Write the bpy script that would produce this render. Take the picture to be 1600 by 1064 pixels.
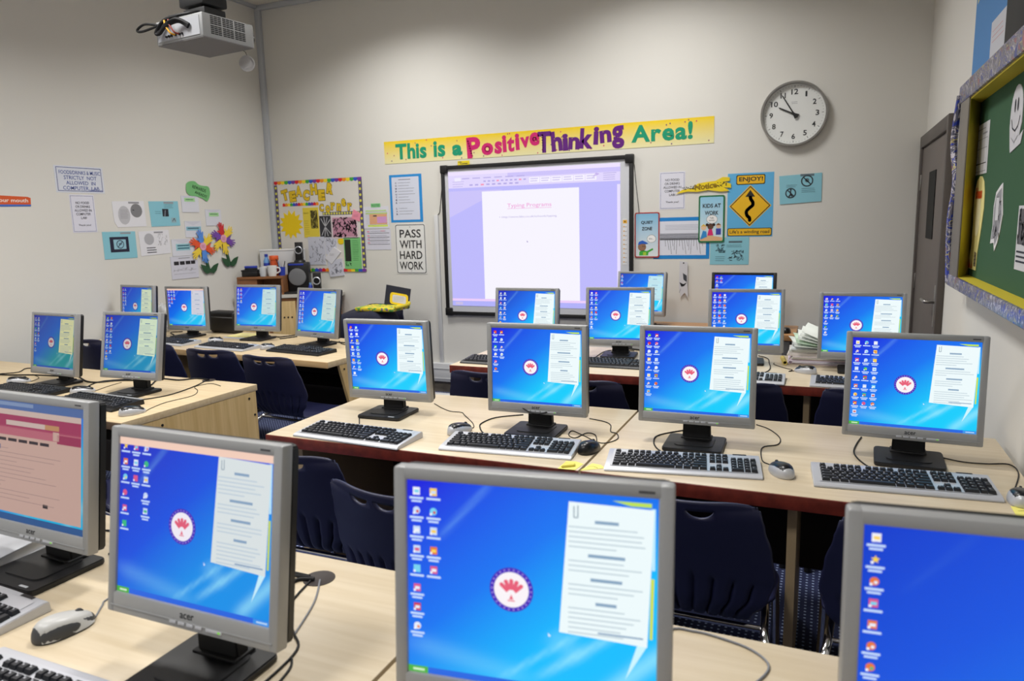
import bpy, bmesh, math, random
from mathutils import Vector, Matrix
from math import sin, cos, pi, radians
random.seed(7)
SC = bpy.context.scene
COL = SC.collection
for o in list(bpy.data.objects): bpy.data.objects.remove(o)

# ---------------------------------------------------------------- camera, world, light, exposure
cd = bpy.data.cameras.new('camera'); cam = bpy.data.objects.new('camera', cd); COL.objects.link(cam)
YAW, PIT, ROL = .410527714, .159984404, .025163802
fw = Vector((-sin(YAW)*cos(PIT), cos(YAW)*cos(PIT), -sin(PIT)))
r0 = Vector((cos(YAW), sin(YAW), 0)); d0 = fw.cross(r0)
rt = cos(ROL)*r0 + sin(ROL)*d0; dn = -sin(ROL)*r0 + cos(ROL)*d0
M3 = Matrix((rt, -dn, -fw)).transposed()
cam.matrix_world = Matrix.Translation((0, 0, 1.475)) @ M3.to_4x4()
cd.sensor_width = 36; cd.lens = 36*1135.12/1600; cd.clip_start = .02
cd.dof.use_dof = True; cd.dof.focus_distance = 2.9; cd.dof.aperture_fstop = 5.0
SC.camera = cam
w = bpy.data.worlds.new('world'); SC.world = w; w.use_nodes = True
w.node_tree.nodes['Background'].inputs[0].default_value = (.9, .95, 1, 1)
w.node_tree.nodes['Background'].inputs[1].default_value = .02
SC.view_settings.view_transform = 'Standard'; SC.view_settings.look = 'None'
SC.view_settings.exposure = 0.0; SC.view_settings.gamma = 1; SC.view_settings.use_curve_mapping = False
LAMP_W = 32.0
LAMPS = [(x, y) for x in (-3.2, -1.2) for y in (4.5, 2.2, -.2)]
for (x, y) in LAMPS:
    ld = bpy.data.lights.new('ceiling_lamp', 'AREA'); ld.shape = 'RECTANGLE'; ld.size = .56; ld.size_y = .56
    ld.energy = LAMP_W; ld.color = (1, .985, .955); ld.spread = radians(140)
    lo = bpy.data.objects.new('ceiling_lamp', ld); COL.objects.link(lo); lo.location = (x, y, 3.455)

# ---------------------------------------------------------------- helpers
def S(r, g, b):
    f = lambda c: (c/255/12.92) if c/255 <= .04045 else ((c/255+.055)/1.055)**2.4
    return (f(r), f(g), f(b), 1.0)

def mat(name, col, rough=.5, metal=0, spec=.5, bump=0, bscale=200, vary=0, vscale=8, coat=0, emis=None, estr=0):
    m = bpy.data.materials.new(name); m.use_nodes = True; nt = m.node_tree; p = nt.nodes['Principled BSDF']
    p.inputs['Base Color'].default_value = col; p.inputs['Roughness'].default_value = rough
    p.inputs['Metallic'].default_value = metal; p.inputs['Specular IOR Level'].default_value = spec
    p.inputs['Coat Weight'].default_value = coat
    if emis: p.inputs['Emission Color'].default_value = emis; p.inputs['Emission Strength'].default_value = estr
    if bump or vary:
        tc = nt.nodes.new('ShaderNodeTexCoord')
    if bump:
        n = nt.nodes.new('ShaderNodeTexNoise'); n.inputs['Scale'].default_value = bscale; n.inputs['Detail'].default_value = 3
        b = nt.nodes.new('ShaderNodeBump'); b.inputs['Strength'].default_value = bump; b.inputs['Distance'].default_value = .002
        nt.links.new(tc.outputs['Object'], n.inputs['Vector']); nt.links.new(n.outputs['Fac'], b.inputs['Height'])
        nt.links.new(b.outputs['Normal'], p.inputs['Normal'])
    if vary:
        n = nt.nodes.new('ShaderNodeTexNoise'); n.inputs['Scale'].default_value = vscale; n.inputs['Detail'].default_value = 4
        r = nt.nodes.new('ShaderNodeValToRGB'); r.color_ramp.elements[0].position = .3; r.color_ramp.elements[1].position = .7
        r.color_ramp.elements[0].color = tuple(c*(1-vary) for c in col[:3])+(1,); r.color_ramp.elements[1].color = col
        nt.links.new(tc.outputs['Object'], n.inputs['Vector']); nt.links.new(n.outputs['Fac'], r.inputs['Fac'])
        nt.links.new(r.outputs['Color'], p.inputs['Base Color'])
    return m

def wood(name, c1, c2, axis='X', scale=1.0, rough=.35, spec=.4):
    m = bpy.data.materials.new(name); m.use_nodes = True; nt = m.node_tree; p = nt.nodes['Principled BSDF']
    tc = nt.nodes.new('ShaderNodeTexCoord'); mp = nt.nodes.new('ShaderNodeMapping')
    sc = {'X': (1.2, 22, 22), 'Y': (22, 1.2, 22), 'Z': (22, 22, 1.2)}[axis]
    mp.inputs['Scale'].default_value = tuple(s*scale for s in sc)
    n = nt.nodes.new('ShaderNodeTexNoise'); n.inputs['Scale'].default_value = 2.2; n.inputs['Detail'].default_value = 6
    n.inputs['Distortion'].default_value = .6
    r = nt.nodes.new('ShaderNodeValToRGB'); r.color_ramp.elements[0].position = .32; r.color_ramp.elements[1].position = .68
    r.color_ramp.elements[0].color = c1; r.color_ramp.elements[1].color = c2
    nt.links.new(tc.outputs['Object'], mp.inputs['Vector']); nt.links.new(mp.outputs['Vector'], n.inputs['Vector'])
    nt.links.new(n.outputs['Fac'], r.inputs['Fac']); nt.links.new(r.outputs['Color'], p.inputs['Base Color'])
    p.inputs['Roughness'].default_value = rough; p.inputs['Specular IOR Level'].default_value = spec
    return m

def attr_mat(name, emit=False, rough=.6, spec=.3, strength=1.0):
    m = bpy.data.materials.new(name); m.use_nodes = True; nt = m.node_tree; p = nt.nodes['Principled BSDF']
    a = nt.nodes.new('ShaderNodeAttribute'); a.attribute_name = 'Col'
    p.inputs['Roughness'].default_value = rough; p.inputs['Specular IOR Level'].default_value = spec
    if emit:
        p.inputs['Base Color'].default_value = (.006, .006, .007, 1)
        nt.links.new(a.outputs['Color'], p.inputs['Emission Color']); p.inputs['Emission Strength'].default_value = strength
    else:
        nt.links.new(a.outputs['Color'], p.inputs['Base Color'])
    return m

def link(o, parent=None):
    COL.objects.link(o)
    if parent: o.parent = parent
    return o

def tag(o, label=None, cat=None, group=None, kind=None):
    if label: o['label'] = label
    if cat: o['category'] = cat
    if group: o['group'] = group
    if kind: o['kind'] = kind
    return o

def thing(name, label, cat, loc=(0, 0, 0), rz=0, group=None):
    o = bpy.data.objects.new(name, None); o.empty_display_size = .05; COL.objects.link(o)
    o.location = loc; o.rotation_euler = (0, 0, rz)
    return tag(o, label, cat, group)

def mesh_of(bm, name, m=None, smooth=40):
    me = bpy.data.meshes.new(name); bm.to_mesh(me); bm.free()
    if m: me.materials.append(m)
    if smooth and len(me.polygons):
        me.shade_smooth(); me.set_sharp_from_angle(angle=radians(smooth))
    return me

def obj(name, bm, m=None, parent=None, loc=None, rot=None, smooth=40):
    me = bm if isinstance(bm, bpy.types.Mesh) else mesh_of(bm, name, m, smooth)
    o = bpy.data.objects.new(name, me)
    if loc: o.location = loc
    if rot: o.rotation_euler = rot
    return link(o, parent)

def copy_tree(o, parent=None):
    c = o.copy(); COL.objects.link(c); c.parent = parent
    for ch in list(o.children): copy_tree(ch, c)
    return c

def BM(): return bmesh.new()

def merge(bm, t):
    me = bpy.data.meshes.new('t'); t.to_mesh(me); t.free(); bm.from_mesh(me); bpy.data.meshes.remove(me)

def box(bm, x0, x1, y0, y1, z0, z1, bev=0, seg=2, M=None):
    t = bmesh.new(); bmesh.ops.create_cube(t, size=1)
    for v in t.verts:
        v.co = Vector((x0 if v.co.x < 0 else x1, y0 if v.co.y < 0 else y1, z0 if v.co.z < 0 else z1))
    if bev: bmesh.ops.bevel(t, geom=list(t.edges), offset=bev, segments=seg, affect='EDGES', profile=.5)
    if M: t.transform(M)
    merge(bm, t); return bm

def prism(bm, pts, d0, d1, axis='y', bev=0):
    # pts: 2-D outline; axis: extrusion axis
    t = bmesh.new()
    def P(a, b, d):
        return {'y': (a, d, b), 'z': (a, b, d), 'x': (d, a, b)}[axis]
    A = [t.verts.new(P(a, b, d0)) for a, b in pts]; B = [t.verts.new(P(a, b, d1)) for a, b in pts]
    n = len(pts)
    t.faces.new(A); t.faces.new(B[::-1])
    for i in range(n): t.faces.new((A[i], B[i], B[(i+1) % n], A[(i+1) % n]))
    bmesh.ops.recalc_face_normals(t, faces=t.faces)
    if bev: bmesh.ops.bevel(t, geom=list(t.edges), offset=bev, segments=2, affect='EDGES')
    merge(bm, t); return bm

def rrect(x0, y0, x1, y1, r, n=5):
    p = []
    for cx, cy, a in ((x1-r, y1-r, 0), (x0+r, y1-r, 90), (x0+r, y0+r, 180), (x1-r, y0+r, 270)):
        for i in range(n+1):
            t = radians(a+90*i/n); p.append((cx+r*cos(t), cy+r*sin(t)))
    return p

def smooth_path(P, n=6):
    P = [Vector(p) for p in P]
    if len(P) < 3: return P
    out = []
    for i in range(len(P)-1):
        a, b, c, d = P[max(i-1, 0)], P[i], P[i+1], P[min(i+2, len(P)-1)]
        for k in range(n):
            t = k/n
            out.append(.5*((2*b)+(c-a)*t+(2*a-5*b+4*c-d)*t*t+(3*b-a-3*c+d)*t**3))
    out.append(P[-1]); return out

def tube(bm, P, r, seg=8, sm=6):
    P = smooth_path(P, sm) if sm else [Vector(p) for p in P]
    rings = []; nrm = None
    for i, p in enumerate(P):
        t = (P[min(i+1, len(P)-1)]-P[max(i-1, 0)])
        if t.length < 1e-9: t = Vector((0, 0, 1))
        t.normalize()
        if nrm is None:
            nrm = t.orthogonal().normalized()
        nrm = (nrm - t*nrm.dot(t))
        if nrm.length < 1e-6: nrm = t.orthogonal()
        nrm.normalize(); b = t.cross(nrm)
        rings.append([bm.verts.new(p+r*(cos(2*pi*k/seg)*nrm+sin(2*pi*k/seg)*b)) for k in range(seg)])
    for a, b in zip(rings, rings[1:]):
        for k in range(seg): bm.faces.new((a[k], a[(k+1) % seg], b[(k+1) % seg], b[k]))
    bm.faces.new(rings[0][::-1]); bm.faces.new(rings[-1]); return bm

def lathe(bm, prof, seg=32, M=None, cap=True):
    t = bmesh.new(); rings = []
    for r, z in prof:
        if r < 1e-6: rings.append([t.verts.new((0, 0, z))])
        else: rings.append([t.verts.new((r*cos(2*pi*k/seg), r*sin(2*pi*k/seg), z)) for k in range(seg)])
    for a, b in zip(rings, rings[1:]):
        for k in range(seg):
            k2 = (k+1) % seg
            if len(a) == 1 and len(b) == 1: continue
            if len(a) == 1: t.faces.new((a[0], b[k2], b[k]))
            elif len(b) == 1: t.faces.new((a[k], a[k2], b[0]))
            else: t.faces.new((a[k], a[k2], b[k2], b[k]))
    if cap:
        if len(rings[0]) > 1: t.faces.new(rings[0][::-1])
        if len(rings[-1]) > 1: t.faces.new(rings[-1])
    bmesh.ops.recalc_face_normals(t, faces=t.faces)
    if M: t.transform(M)
    merge(bm, t); return bm

_txt = {}
def glyphs(s, bold=0.0):
    k = (s, bold)
    if k not in _txt:
        cu = bpy.data.curves.new('lettering', 'FONT'); cu.body = s; cu.resolution_u = 3; cu.offset = bold; cu.fill_mode = 'FRONT'
        o = bpy.data.objects.new('lettering', cu)
        me = bpy.data.meshes.new_from_object(o)
        V = [(v.co.x, v.co.y) for v in me.vertices]; F = [tuple(p.vertices) for p in me.polygons]
        bpy.data.objects.remove(o); bpy.data.curves.remove(cu); bpy.data.meshes.remove(me)
        xs = [v[0] for v in V] or [0]; ys = [v[1] for v in V] or [0]
        _txt[k] = (V, F, min(xs), max(xs), min(ys), max(ys))
    return _txt[k]

class Flat:
    """printed thing: x right, y up, facing -Y; layers stand off by a fraction of a millimetre"""
    def __init__(s, step=.0004): s.V = []; s.F = []; s.C = []; s.step = step; s.front = 0
    def base(s, pts, col, t=.0012, side=None):
        n = len(pts); i = len(s.V); s.front = t
        s.V += [(x, -t, y) for x, y in pts]+[(x, 0, y) for x, y in pts]
        s.F.append(tuple(range(i, i+n))); s.C.append([col]*n)
        s.F.append(tuple(range(i+2*n-1, i+n-1, -1))); s.C.append([side or col]*n)
        for k in range(n):
            k2 = (k+1) % n; s.F.append((i+k, i+n+k, i+n+k2, i+k2)); s.C.append([side or col]*4)
        return s
    def poly(s, pts, col, L=1):
        i = len(s.V); y = -s.front-L*s.step
        s.V += [(a, y, b) for a, b in pts]; s.F.append(tuple(range(i, i+len(pts))))
        s.C.append(col if isinstance(col, list) else [col]*len(pts)); return s
    def rect(s, x0, y0, x1, y1, col, L=1): return s.poly([(x0, y0), (x1, y0), (x1, y1), (x0, y1)], col, L)
    def vgrad(s, x0, y0, x1, y1, c0, c1, L=1): return s.poly([(x0, y0), (x1, y0), (x1, y1), (x0, y1)], [c0, c0, c1, c1], L)
    def disc(s, cx, cy, r, col, L=1, n=28, ry=None):
        ry = ry or r
        return s.poly([(cx+r*cos(2*pi*k/n), cy+ry*sin(2*pi*k/n)) for k in range(n)], col, L)
    def ring(s, cx, cy, r0, r1, col, L=1, n=28):
        for k in range(n):
            a, b = 2*pi*k/n, 2*pi*(k+1)/n
            s.poly([(cx+r0*cos(a), cy+r0*sin(a)), (cx+r1*cos(a), cy+r1*sin(a)), (cx+r1*cos(b), cy+r1*sin(b)), (cx+r0*cos(b), cy+r0*sin(b))], col, L)
        return s
    def line(s, P, w, col, L=1):
        for (x0, y0), (x1, y1) in zip(P, P[1:]):
            dx, dy = x1-x0, y1-y0; l = math.hypot(dx, dy) or 1; nx, ny = -dy/l*w/2, dx/l*w/2
            s.poly([(x0-nx, y0-ny), (x1-nx, y1-ny), (x1+nx, y1+ny), (x0+nx, y0+ny)], col, L)
        return s
    def frame(s, x0, y0, x1, y1, w, col, L=1):
        s.rect(x0, y0, x1, y0+w, col, L); s.rect(x0, y1-w, x1, y1, col, L)
        s.rect(x0, y0+w, x0+w, y1-w, col, L); return s.rect(x1-w, y0+w, x1, y1-w, col, L)
    def text(s, t, x0, x1, y0, y1, col, L=2, bold=0, rot=0, keep=False):
        V, F, a, b, c, d = glyphs(t, bold)
        if not V: return s
        sx = (x1-x0)/max(b-a, 1e-6); sy = (y1-y0)/max(d-c, 1e-6)
        if keep: sx = sy = min(sx, sy)
        mx, my = (x0+x1)/2, (y0+y1)/2; i = len(s.V); y = -s.front-L*s.step; cr, sr = cos(rot), sin(rot)
        for vx, vy in V:
            u, v = (vx-(a+b)/2)*sx, (vy-(c+d)/2)*sy
            s.V.append((mx+u*cr-v*sr, y, my+u*sr+v*cr))
        for f in F: s.F.append(tuple(i+k for k in f)); s.C.append([col]*len(f))
        return s
    def word(s, t, x0, x1, y0, y1, col, L=2, bold=0, gap=.07):
        G = [glyphs(c, bold) for c in t]; lo = min(g[4] for g in G); hi = max(g[5] for g in G)
        W = sum(g[3]-g[2] for g in G)+gap*(len(t)-1); sx = (x1-x0)/W; sy = (y1-y0)/(hi-lo); x = x0
        for c, g in zip(t, G):
            wd = (g[3]-g[2])*sx; s.text(c, x, x+wd, y0+(g[4]-lo)*sy, y0+(g[5]-lo)*sy, col, L, bold); x += wd+gap*sx
        return s
    def lines(s, x0, x1, y1, dy, n, col, h=.003, L=2, jag=.15):
        for k in range(n):
            e = x1-(x1-x0)*random.random()*jag; s.rect(x0, y1-k*dy-h, e, y1-k*dy, col, L)
        return s
    def scribble(s, x0, y0, x1, y1, n, col, w=.003, L=2):
        for k in range(n):
            p = [(random.uniform(x0, x1), random.uniform(y0, y1))]
            for j in range(3): p.append((min(max(p[-1][0]+random.uniform(-.02, .02), x0), x1), min(max(p[-1][1]+random.uniform(-.025, .025), y0), y1)))
            s.line(p, w, col, L)
        return s
    def mesh(s, name, m):
        me = bpy.data.meshes.new(name); me.from_pydata(s.V, [], s.F)
        at = me.color_attributes.new('Col', 'FLOAT_COLOR', 'CORNER')
        flat = []
        for p, c in zip(me.polygons, s.C):
            for q in c: flat += list(q)
        at.data.foreach_set('color', flat); me.materials.append(m); me.update(); return me

# ---------------------------------------------------------------- materials
WALLC = S(220, 218, 212)
m_wall = mat('painted_wall', WALLC, .75, spec=.25, bump=.08, bscale=120)
m_ceil = mat('ceiling_paint', S(225, 220, 210), .85)
m_trunk = mat('grey_trunking', S(190, 194, 200), .5)
m_trunkw = mat('pale_trunking', S(205, 206, 208), .5)
m_desk = wood('maple_laminate', S(200, 183, 154), S(210, 195, 169), 'X', rough=.34)
m_desk_y = wood('maple_laminate_dull', S(196, 174, 138), S(208, 189, 155), 'X', rough=.4)
m_panel = wood('maple_panel', S(196, 166, 112), S(214, 186, 134), 'Z', rough=.5)
m_legp = mat('pale_leg_panel', S(172, 150, 116), .6)
m_dark = mat('dark_brown_panel', S(46, 37, 30), .7)
m_red = mat('mahogany_edge', S(124, 48, 36), .4, vary=.45, vscale=35)
m_edge = mat('brown_edge', S(110, 88, 66), .5, vary=.3, vscale=30)
m_tan = wood('tan_edge', S(182, 148, 104), S(200, 168, 122), 'X', rough=.5)
m_silver = mat('silver_plastic', S(158, 159, 160), .4, metal=.2)
m_silver2 = mat('silver_light', S(196, 198, 204), .35, metal=.3)
m_black = mat('black_plastic', S(22, 22, 24), .42)
m_blackm = mat('black_matte', S(16, 16, 18), .65)
m_key = mat('key_black', S(22, 24, 30), .5)
m_legend = mat('key_legend', S(170, 172, 178), .6)
m_gloss = mat('gloss_black', S(14, 14, 18), .28)
m_navy = mat('navy_polypropylene', S(27, 30, 62), .42, spec=.5)
m_chrome = mat('chrome', S(205, 205, 208), .12, metal=1)
m_print = attr_mat('printed_paper')
m_gloss_print = attr_mat('laminated_print', rough=.35, spec=.5)
m_screen = attr_mat('lit_screen', True, .3, .25)
m_proj = attr_mat('projection_glow', True, .7, .1)
m_white = mat('white_plastic', S(225, 226, 228), .4)
m_mug = mat('white_ceramic', S(228, 228, 226), .2)
m_green = mat('led_green', S(40, 80, 30), .4, emis=S(140, 220, 80), estr=.8)
m_brown = wood('brown_wood', S(132, 88, 56), S(156, 106, 68), 'X', rough=.45)
m_door = mat('grey_door', S(98, 90, 86), .5)
m_doorf = mat('grey_door_frame', S(82, 75, 71), .5)
m_glassd = mat('dark_glass', S(12, 12, 14), .5, spec=.1)
m_steel = mat('brushed_steel', S(170, 168, 165), .3, metal=1)
m_yellow = mat('yellow_felt', S(196, 178, 40), .8)
m_feltg = mat('green_felt', S(47, 88, 58), .95, bump=.15, bscale=300)
m_bag = mat('navy_fabric', S(26, 28, 48), .9, bump=.3, bscale=150)
m_cable = mat('black_cable', S(20, 20, 22), .6, spec=.3)
m_cableg = mat('grey_cable', S(120, 122, 128), .5)
m_cone = mat('speaker_cone', S(120, 121, 124), .7, bump=.3, bscale=500)
m_paper = mat('white_paper', S(226, 226, 226), .8)
m_blue = mat('blue_plastic', S(42, 62, 170), .35)
m_orange = mat('orange_plastic', S(224, 92, 38), .4)
m_bluel = mat('pale_blue_plastic', S(110, 160, 215), .3)
m_leath = mat('black_leather', S(24, 22, 22), .5, bump=.3, bscale=120)

def glass_mat():
    m = bpy.data.materials.new('clear_glass'); m.use_nodes = True; nt = m.node_tree; nt.nodes.clear()
    o = nt.nodes.new('ShaderNodeOutputMaterial'); mx = nt.nodes.new('ShaderNodeMixShader')
    t = nt.nodes.new('ShaderNodeBsdfTransparent'); g = nt.nodes.new('ShaderNodeBsdfGlossy'); g.inputs['Roughness'].default_value = .05
    mx.inputs[0].default_value = .05
    nt.links.new(t.outputs[0], mx.inputs[1]); nt.links.new(g.outputs[0], mx.inputs[2])
    nt.links.new(mx.outputs[0], o.inputs[0]); return m
m_glass = glass_mat()
def film_mat():
    m = bpy.data.materials.new('clear_film'); m.use_nodes = True; nt = m.node_tree; nt.nodes.clear()
    o = nt.nodes.new('ShaderNodeOutputMaterial'); mx = nt.nodes.new('ShaderNodeMixShader'); mx.inputs[0].default_value = .45
    t = nt.nodes.new('ShaderNodeBsdfTransparent'); g = nt.nodes.new('ShaderNodeBsdfPrincipled'); g.inputs['Roughness'].default_value = .25
    g.inputs['Base Color'].default_value = S(225, 228, 232)
    nt.links.new(t.outputs[0], mx.inputs[1]); nt.links.new(g.outputs[0], mx.inputs[2]); nt.links.new(mx.outputs[0], o.inputs[0]); return m
m_film = film_mat()

def carpet_mat():
    m = bpy.data.materials.new('navy_carpet'); m.use_nodes = True; nt = m.node_tree; p = nt.nodes['Principled BSDF']
    tc = nt.nodes.new('ShaderNodeTexCoord'); v = nt.nodes.new('ShaderNodeTexVoronoi'); v.inputs['Scale'].default_value = 42
    v.inputs['Randomness'].default_value = .0
    c = nt.nodes.new('ShaderNodeMath'); c.operation = 'LESS_THAN'; c.inputs[1].default_value = .2
    mx = nt.nodes.new('ShaderNodeMix'); mx.data_type = 'RGBA'
    mx.inputs[6].default_value = S(38, 46, 84); mx.inputs[7].default_value = S(150, 165, 200)
    nt.links.new(tc.outputs['Object'], v.inputs['Vector']); nt.links.new(v.outputs['Distance'], c.inputs[0])
    nt.links.new(c.outputs[0], mx.inputs[0]); nt.links.new(mx.outputs[2], p.inputs['Base Color'])
    p.inputs['Roughness'].default_value = .95; return m
m_carpet = carpet_mat()

def foil_mat():
    m = bpy.data.materials.new('patterned_foil'); m.use_nodes = True; nt = m.node_tree; p = nt.nodes['Principled BSDF']
    tc = nt.nodes.new('ShaderNodeTexCoord'); n = nt.nodes.new('ShaderNodeTexNoise'); n.inputs['Scale'].default_value = 13
    n.inputs['Detail'].default_value = 3; n.inputs['Distortion'].default_value = 1.5
    r = nt.nodes.new('ShaderNodeValToRGB'); r.color_ramp.interpolation = 'CONSTANT'
    cols = [(0, S(40, 60, 160)), (.36, S(96, 98, 118)), (.43, S(200, 196, 206)), (.47, S(112, 110, 126)), (.52, S(60, 76, 176)), (.56, S(190, 180, 130)), (.59, S(92, 92, 116)), (.65, S(176, 90, 104))]
    e = r.color_ramp.elements
    e[0].position, e[0].color = cols[0]; e[1].position, e[1].color = cols[1]
    for q, c in cols[2:]: k = e.new(q); k.color = c
    nt.links.new(tc.outputs['Object'], n.inputs['Vector']); nt.links.new(n.outputs['Fac'], r.inputs['Fac'])
    nt.links.new(r.outputs['Color'], p.inputs['Base Color']); p.inputs['Roughness'].default_value = .3; p.inputs['Metallic'].default_value = .3
    return m
m_foil = foil_mat()

# ---------------------------------------------------------------- room
XL, XR, YB, YF, ZC = -4.92, .565, 5.6, -1.6, 3.5
def struct(name, bm, m, parent=None):
    o = obj(name, bm, m, parent, smooth=30)
    if not parent: o['kind'] = 'structure'
    return o
struct('floor', box(BM(), XL, XR, YF, YB, -.1, 0), m_carpet)
struct('ceiling', box(BM(), XL-.1, XR+.1, YF-.1, YB+.1, ZC, ZC+.1), m_ceil)
struct('wall_back', box(BM(), XL-.1, XR+.1, YB, YB+.1, -.1, ZC), m_wall)
struct('wall_left', box(BM(), XL-.1, XL, YF, YB, -.1, ZC), m_wall)
struct('wall_right', box(BM(), XR, XR+.1, YF, YB, -.1, ZC), m_wall)
struct('wall_front', box(BM(), XL-.1, XR+.1, YF-.1, YF, -.1, ZC), m_wall)
bm = box(BM(), XL, XR, YB-.035, YB, 3.455, ZC, .003); box(bm, XL, XL+.035, YF, YB-.035, 3.47, ZC, .003)
struct('trim_1', bm, m_trunk)
bm = box(BM(), XL, XL+.055, YB-.035, YB, .264, 3.455, .003); struct('trim_2', bm, m_trunk)
struct('trim_3', box(BM(), -3.137, -3.10, YB-.018, YB, .264, 1.56, .003), m_trunkw)
bm = box(BM(), XL, XR, YB-.05, YB, .10, .264, .004); box(bm, XL, XR, YB-.054, YB-.049, .215, .222); box(bm, XL, XR, YB-.054, YB-.049, .125, .131)
struct('trim_4', bm, m_trunkw)
struct('trim_5', box(BM(), -3.3, -2.45, 5.30, 5.38, 0, .045, .006), m_trunkw)
struct('baseboard_back', box(BM(), XL, XR, YB-.02, YB, 0, .10), mat('brown_grey_skirting', S(120, 112, 100), .7, vary=.3, vscale=20))
# door in the right wall beside the back corner
dr = thing('door_1', None, None, (XR, 5.06, 0)); dr['kind'] = 'structure'
f = BM(); y0, y1 = -.72, .52
box(f, -.035, .0, y1-.05, y1, 0, 1.965, .004); box(f, -.035, .0, y0, y0+.05, 0, 1.965, .004); box(f, -.035, 0, y0+.05, y1-.05, 1.89, 1.965, .004)
obj('door_frame', f, m_doorf, dr)
lf = box(BM(), -.02, 0, y0+.052, y1-.052, .005, 1.888, .003)
for (a, b, c, d) in ((-.40, .40, .95, 1.80), (-.40, .40, .12, .85)): pass
obj('door_leaf', lf, m_door, dr)
bm = box(BM(), -.024, -.018, -.27, .03, 1.325, 1.715); obj('vision_panel', bm, m_glassd, dr)
bm = box(BM(), -.028, -.018, -.60, -.56, .86, 1.09, .004); tube(bm, [(-.02, -.58, 1.0), (-.065, -.58, 1.0), (-.072, -.56, 1.0), (-.072, -.44, .998)], .010, 10)
obj('door_handle', bm, m_steel, dr)
for z in (.35, .98, 1.62): obj('hinge', box(BM(), -.028, -.018, .455, .475, z, z+.1, .002), m_steel, dr)
# ceiling luminaires
m_diff = mat('lamp_diffuser', S(240, 238, 230), .5, emis=(1, .96, .9, 1), estr=1.5)
for i, (x, y) in enumerate(LAMPS):
    t = thing('ceiling_light', 'square recessed ceiling light panel with a white diffuser', 'ceiling light', (x, y, ZC), 0, 'ceiling light panels')
    b = BM()
    for (a0, a1, c0, c1) in ((-.31, .31, -.31, -.29), (-.31, .31, .29, .31), (-.31, -.29, -.29, .29), (.29, .31, -.29, .29)): box(b, a0, a1, c0, c1, -.03, 0)
    obj('frame', b, m_white, t); obj('diffuser', box(BM(), -.29, .29, -.29, .29, -.02, -.005), m_diff, t)

# ---------------------------------------------------------------- wall papers
def on_wall(name, label, cat, F, where, u, z, m=None, tilt=0, group=None, off=0.0):
    """F in metres about its own centre; u = X on the back wall or Y on a side wall"""
    o = bpy.data.objects.new(name, F.mesh(name, m or m_print)); COL.objects.link(o)
    if where == 'back': o.location = (u, YB-off, z); o.rotation_euler = (0, tilt, 0)
    elif where == 'left': o.location = (XL+off, u, z); o.rotation_euler = (0, tilt, pi/2)
    else: o.location = (where, u, z); o.rotation_euler = (0, tilt, -pi/2)
    if label: tag(o, label, cat, group)
    return o
def R(w, h): return [(-w/2, -h/2), (w/2, -h/2), (w/2, h/2), (-w/2, h/2)]
WHT = S(226, 226, 232); INK = S(40, 42, 52); NAVY = S(52, 66, 138); CY = S(138, 198, 214); GRY = S(150, 150, 156)

f = Flat().base(R(.372, .186), S(214, 218, 228)); f.frame(-.172, -.082, .172, .083, .004, NAVY)
for k, (t, a) in enumerate((('FOODS/DRINKS & MUSIC', .158), ('STRICTLY  NOT', .125), ('ALLOWED  IN', .112), ('COMPUTER  LAB', .138))):
    y = .048-k*.036; f.text(t, -a+.005, a+.005, y-.013, y+.013, S(58, 84, 160), 2, .006)
f.text('Administration', .06, .165, -.078, -.064, S(60, 90, 170), 2)
on_wall('notice_sign', 'blue-lettered notice about foods, drinks and music on the left wall', 'sign', f, 'left', 3.652, 1.858, m_gloss_print)

def nofood(name, label, where, u, z, w, h):
    f = Flat().base(R(w, h), S(222, 222, 234)); f.frame(-w/2+.008, -h/2+.008, w/2-.008, h/2-.008, .002, NAVY)
    for k, (t, a) in enumerate((('NO FOOD', .052), ('OR DRINKS', .056), ('ALLOWED IN', .066), ('COMPUTER', .056), ('LAB!', .022), ('', 0), ('Thank you!', .048))):
        if t: y = h*.285-k*h*.099; f.text(t, -a*w/.19, a*w/.19, y-.0085, y+.0085, INK, 2, .008)
    on_wall(name, label, 'sign', f, where, u, z, m_gloss_print)
nofood('notice_sign', 'white no food or drinks notice below the blue-lettered sign on the left wall', 'left', 3.649, 1.619, .19, .268)
nofood('notice_sign', 'white no food or drinks notice right of the whiteboard', 'back', -1.092, 1.687, .192, .277)

f = Flat().base([(-.32, -.04), (.135, -.03), (.14, .025), (.12, .032), (-.32, .045)], S(214, 92, 48), .002)
f.poly([(-.32, -.04), (.135, -.03), (.138, -.018), (-.32, -.022)], S(70, 110, 190)); f.text('cover your mouth', -.2, .12, -.012, .02, S(244, 226, 214), 2, .02)
on_wall('slogan_strip', 'orange strip reading cover your mouth on the left wall', 'sign', f, 'left', 3.14, 1.697)

f = Flat().base([(-.14, .092), (.14, .10), (.145, -.096), (-.11, -.1), (-.135, -.06)], WHT)
f.rect(.0, .078, .095, .092, GRY); f.disc(-.045, -.01, .052, S(190, 190, 196), 1, ry=.07); f.disc(.065, .025, .052, S(128, 128, 132), 2)
f.lines(-.08, -.01, .03, .012, 6, GRY, .003, 3); f.line([(.03, .03), (.045, .028)], .006, INK, 3)
on_wall('worksheet', 'white sheet with two grey discs, left of the blue sheet with a small dark picture', 'poster', f, 'left', 4.025, 1.618, off=.001)
f = Flat().base([(-.143, .098), (.143, .104), (.147, -.094), (-.135, -.1)], CY)
f.rect(.0, .082, .095, .096, GRY); f.rect(-.02, -.02, .04, .04, S(40, 44, 52)); f.line([(0, -.02), (.01, .03)], .01, S(120, 130, 140), 2)
f.lines(.0, .09, .075, .012, 3, S(90, 130, 145), .003); f.lines(-.09, -.03, .02, .014, 2, S(90, 130, 145), .003)
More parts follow.
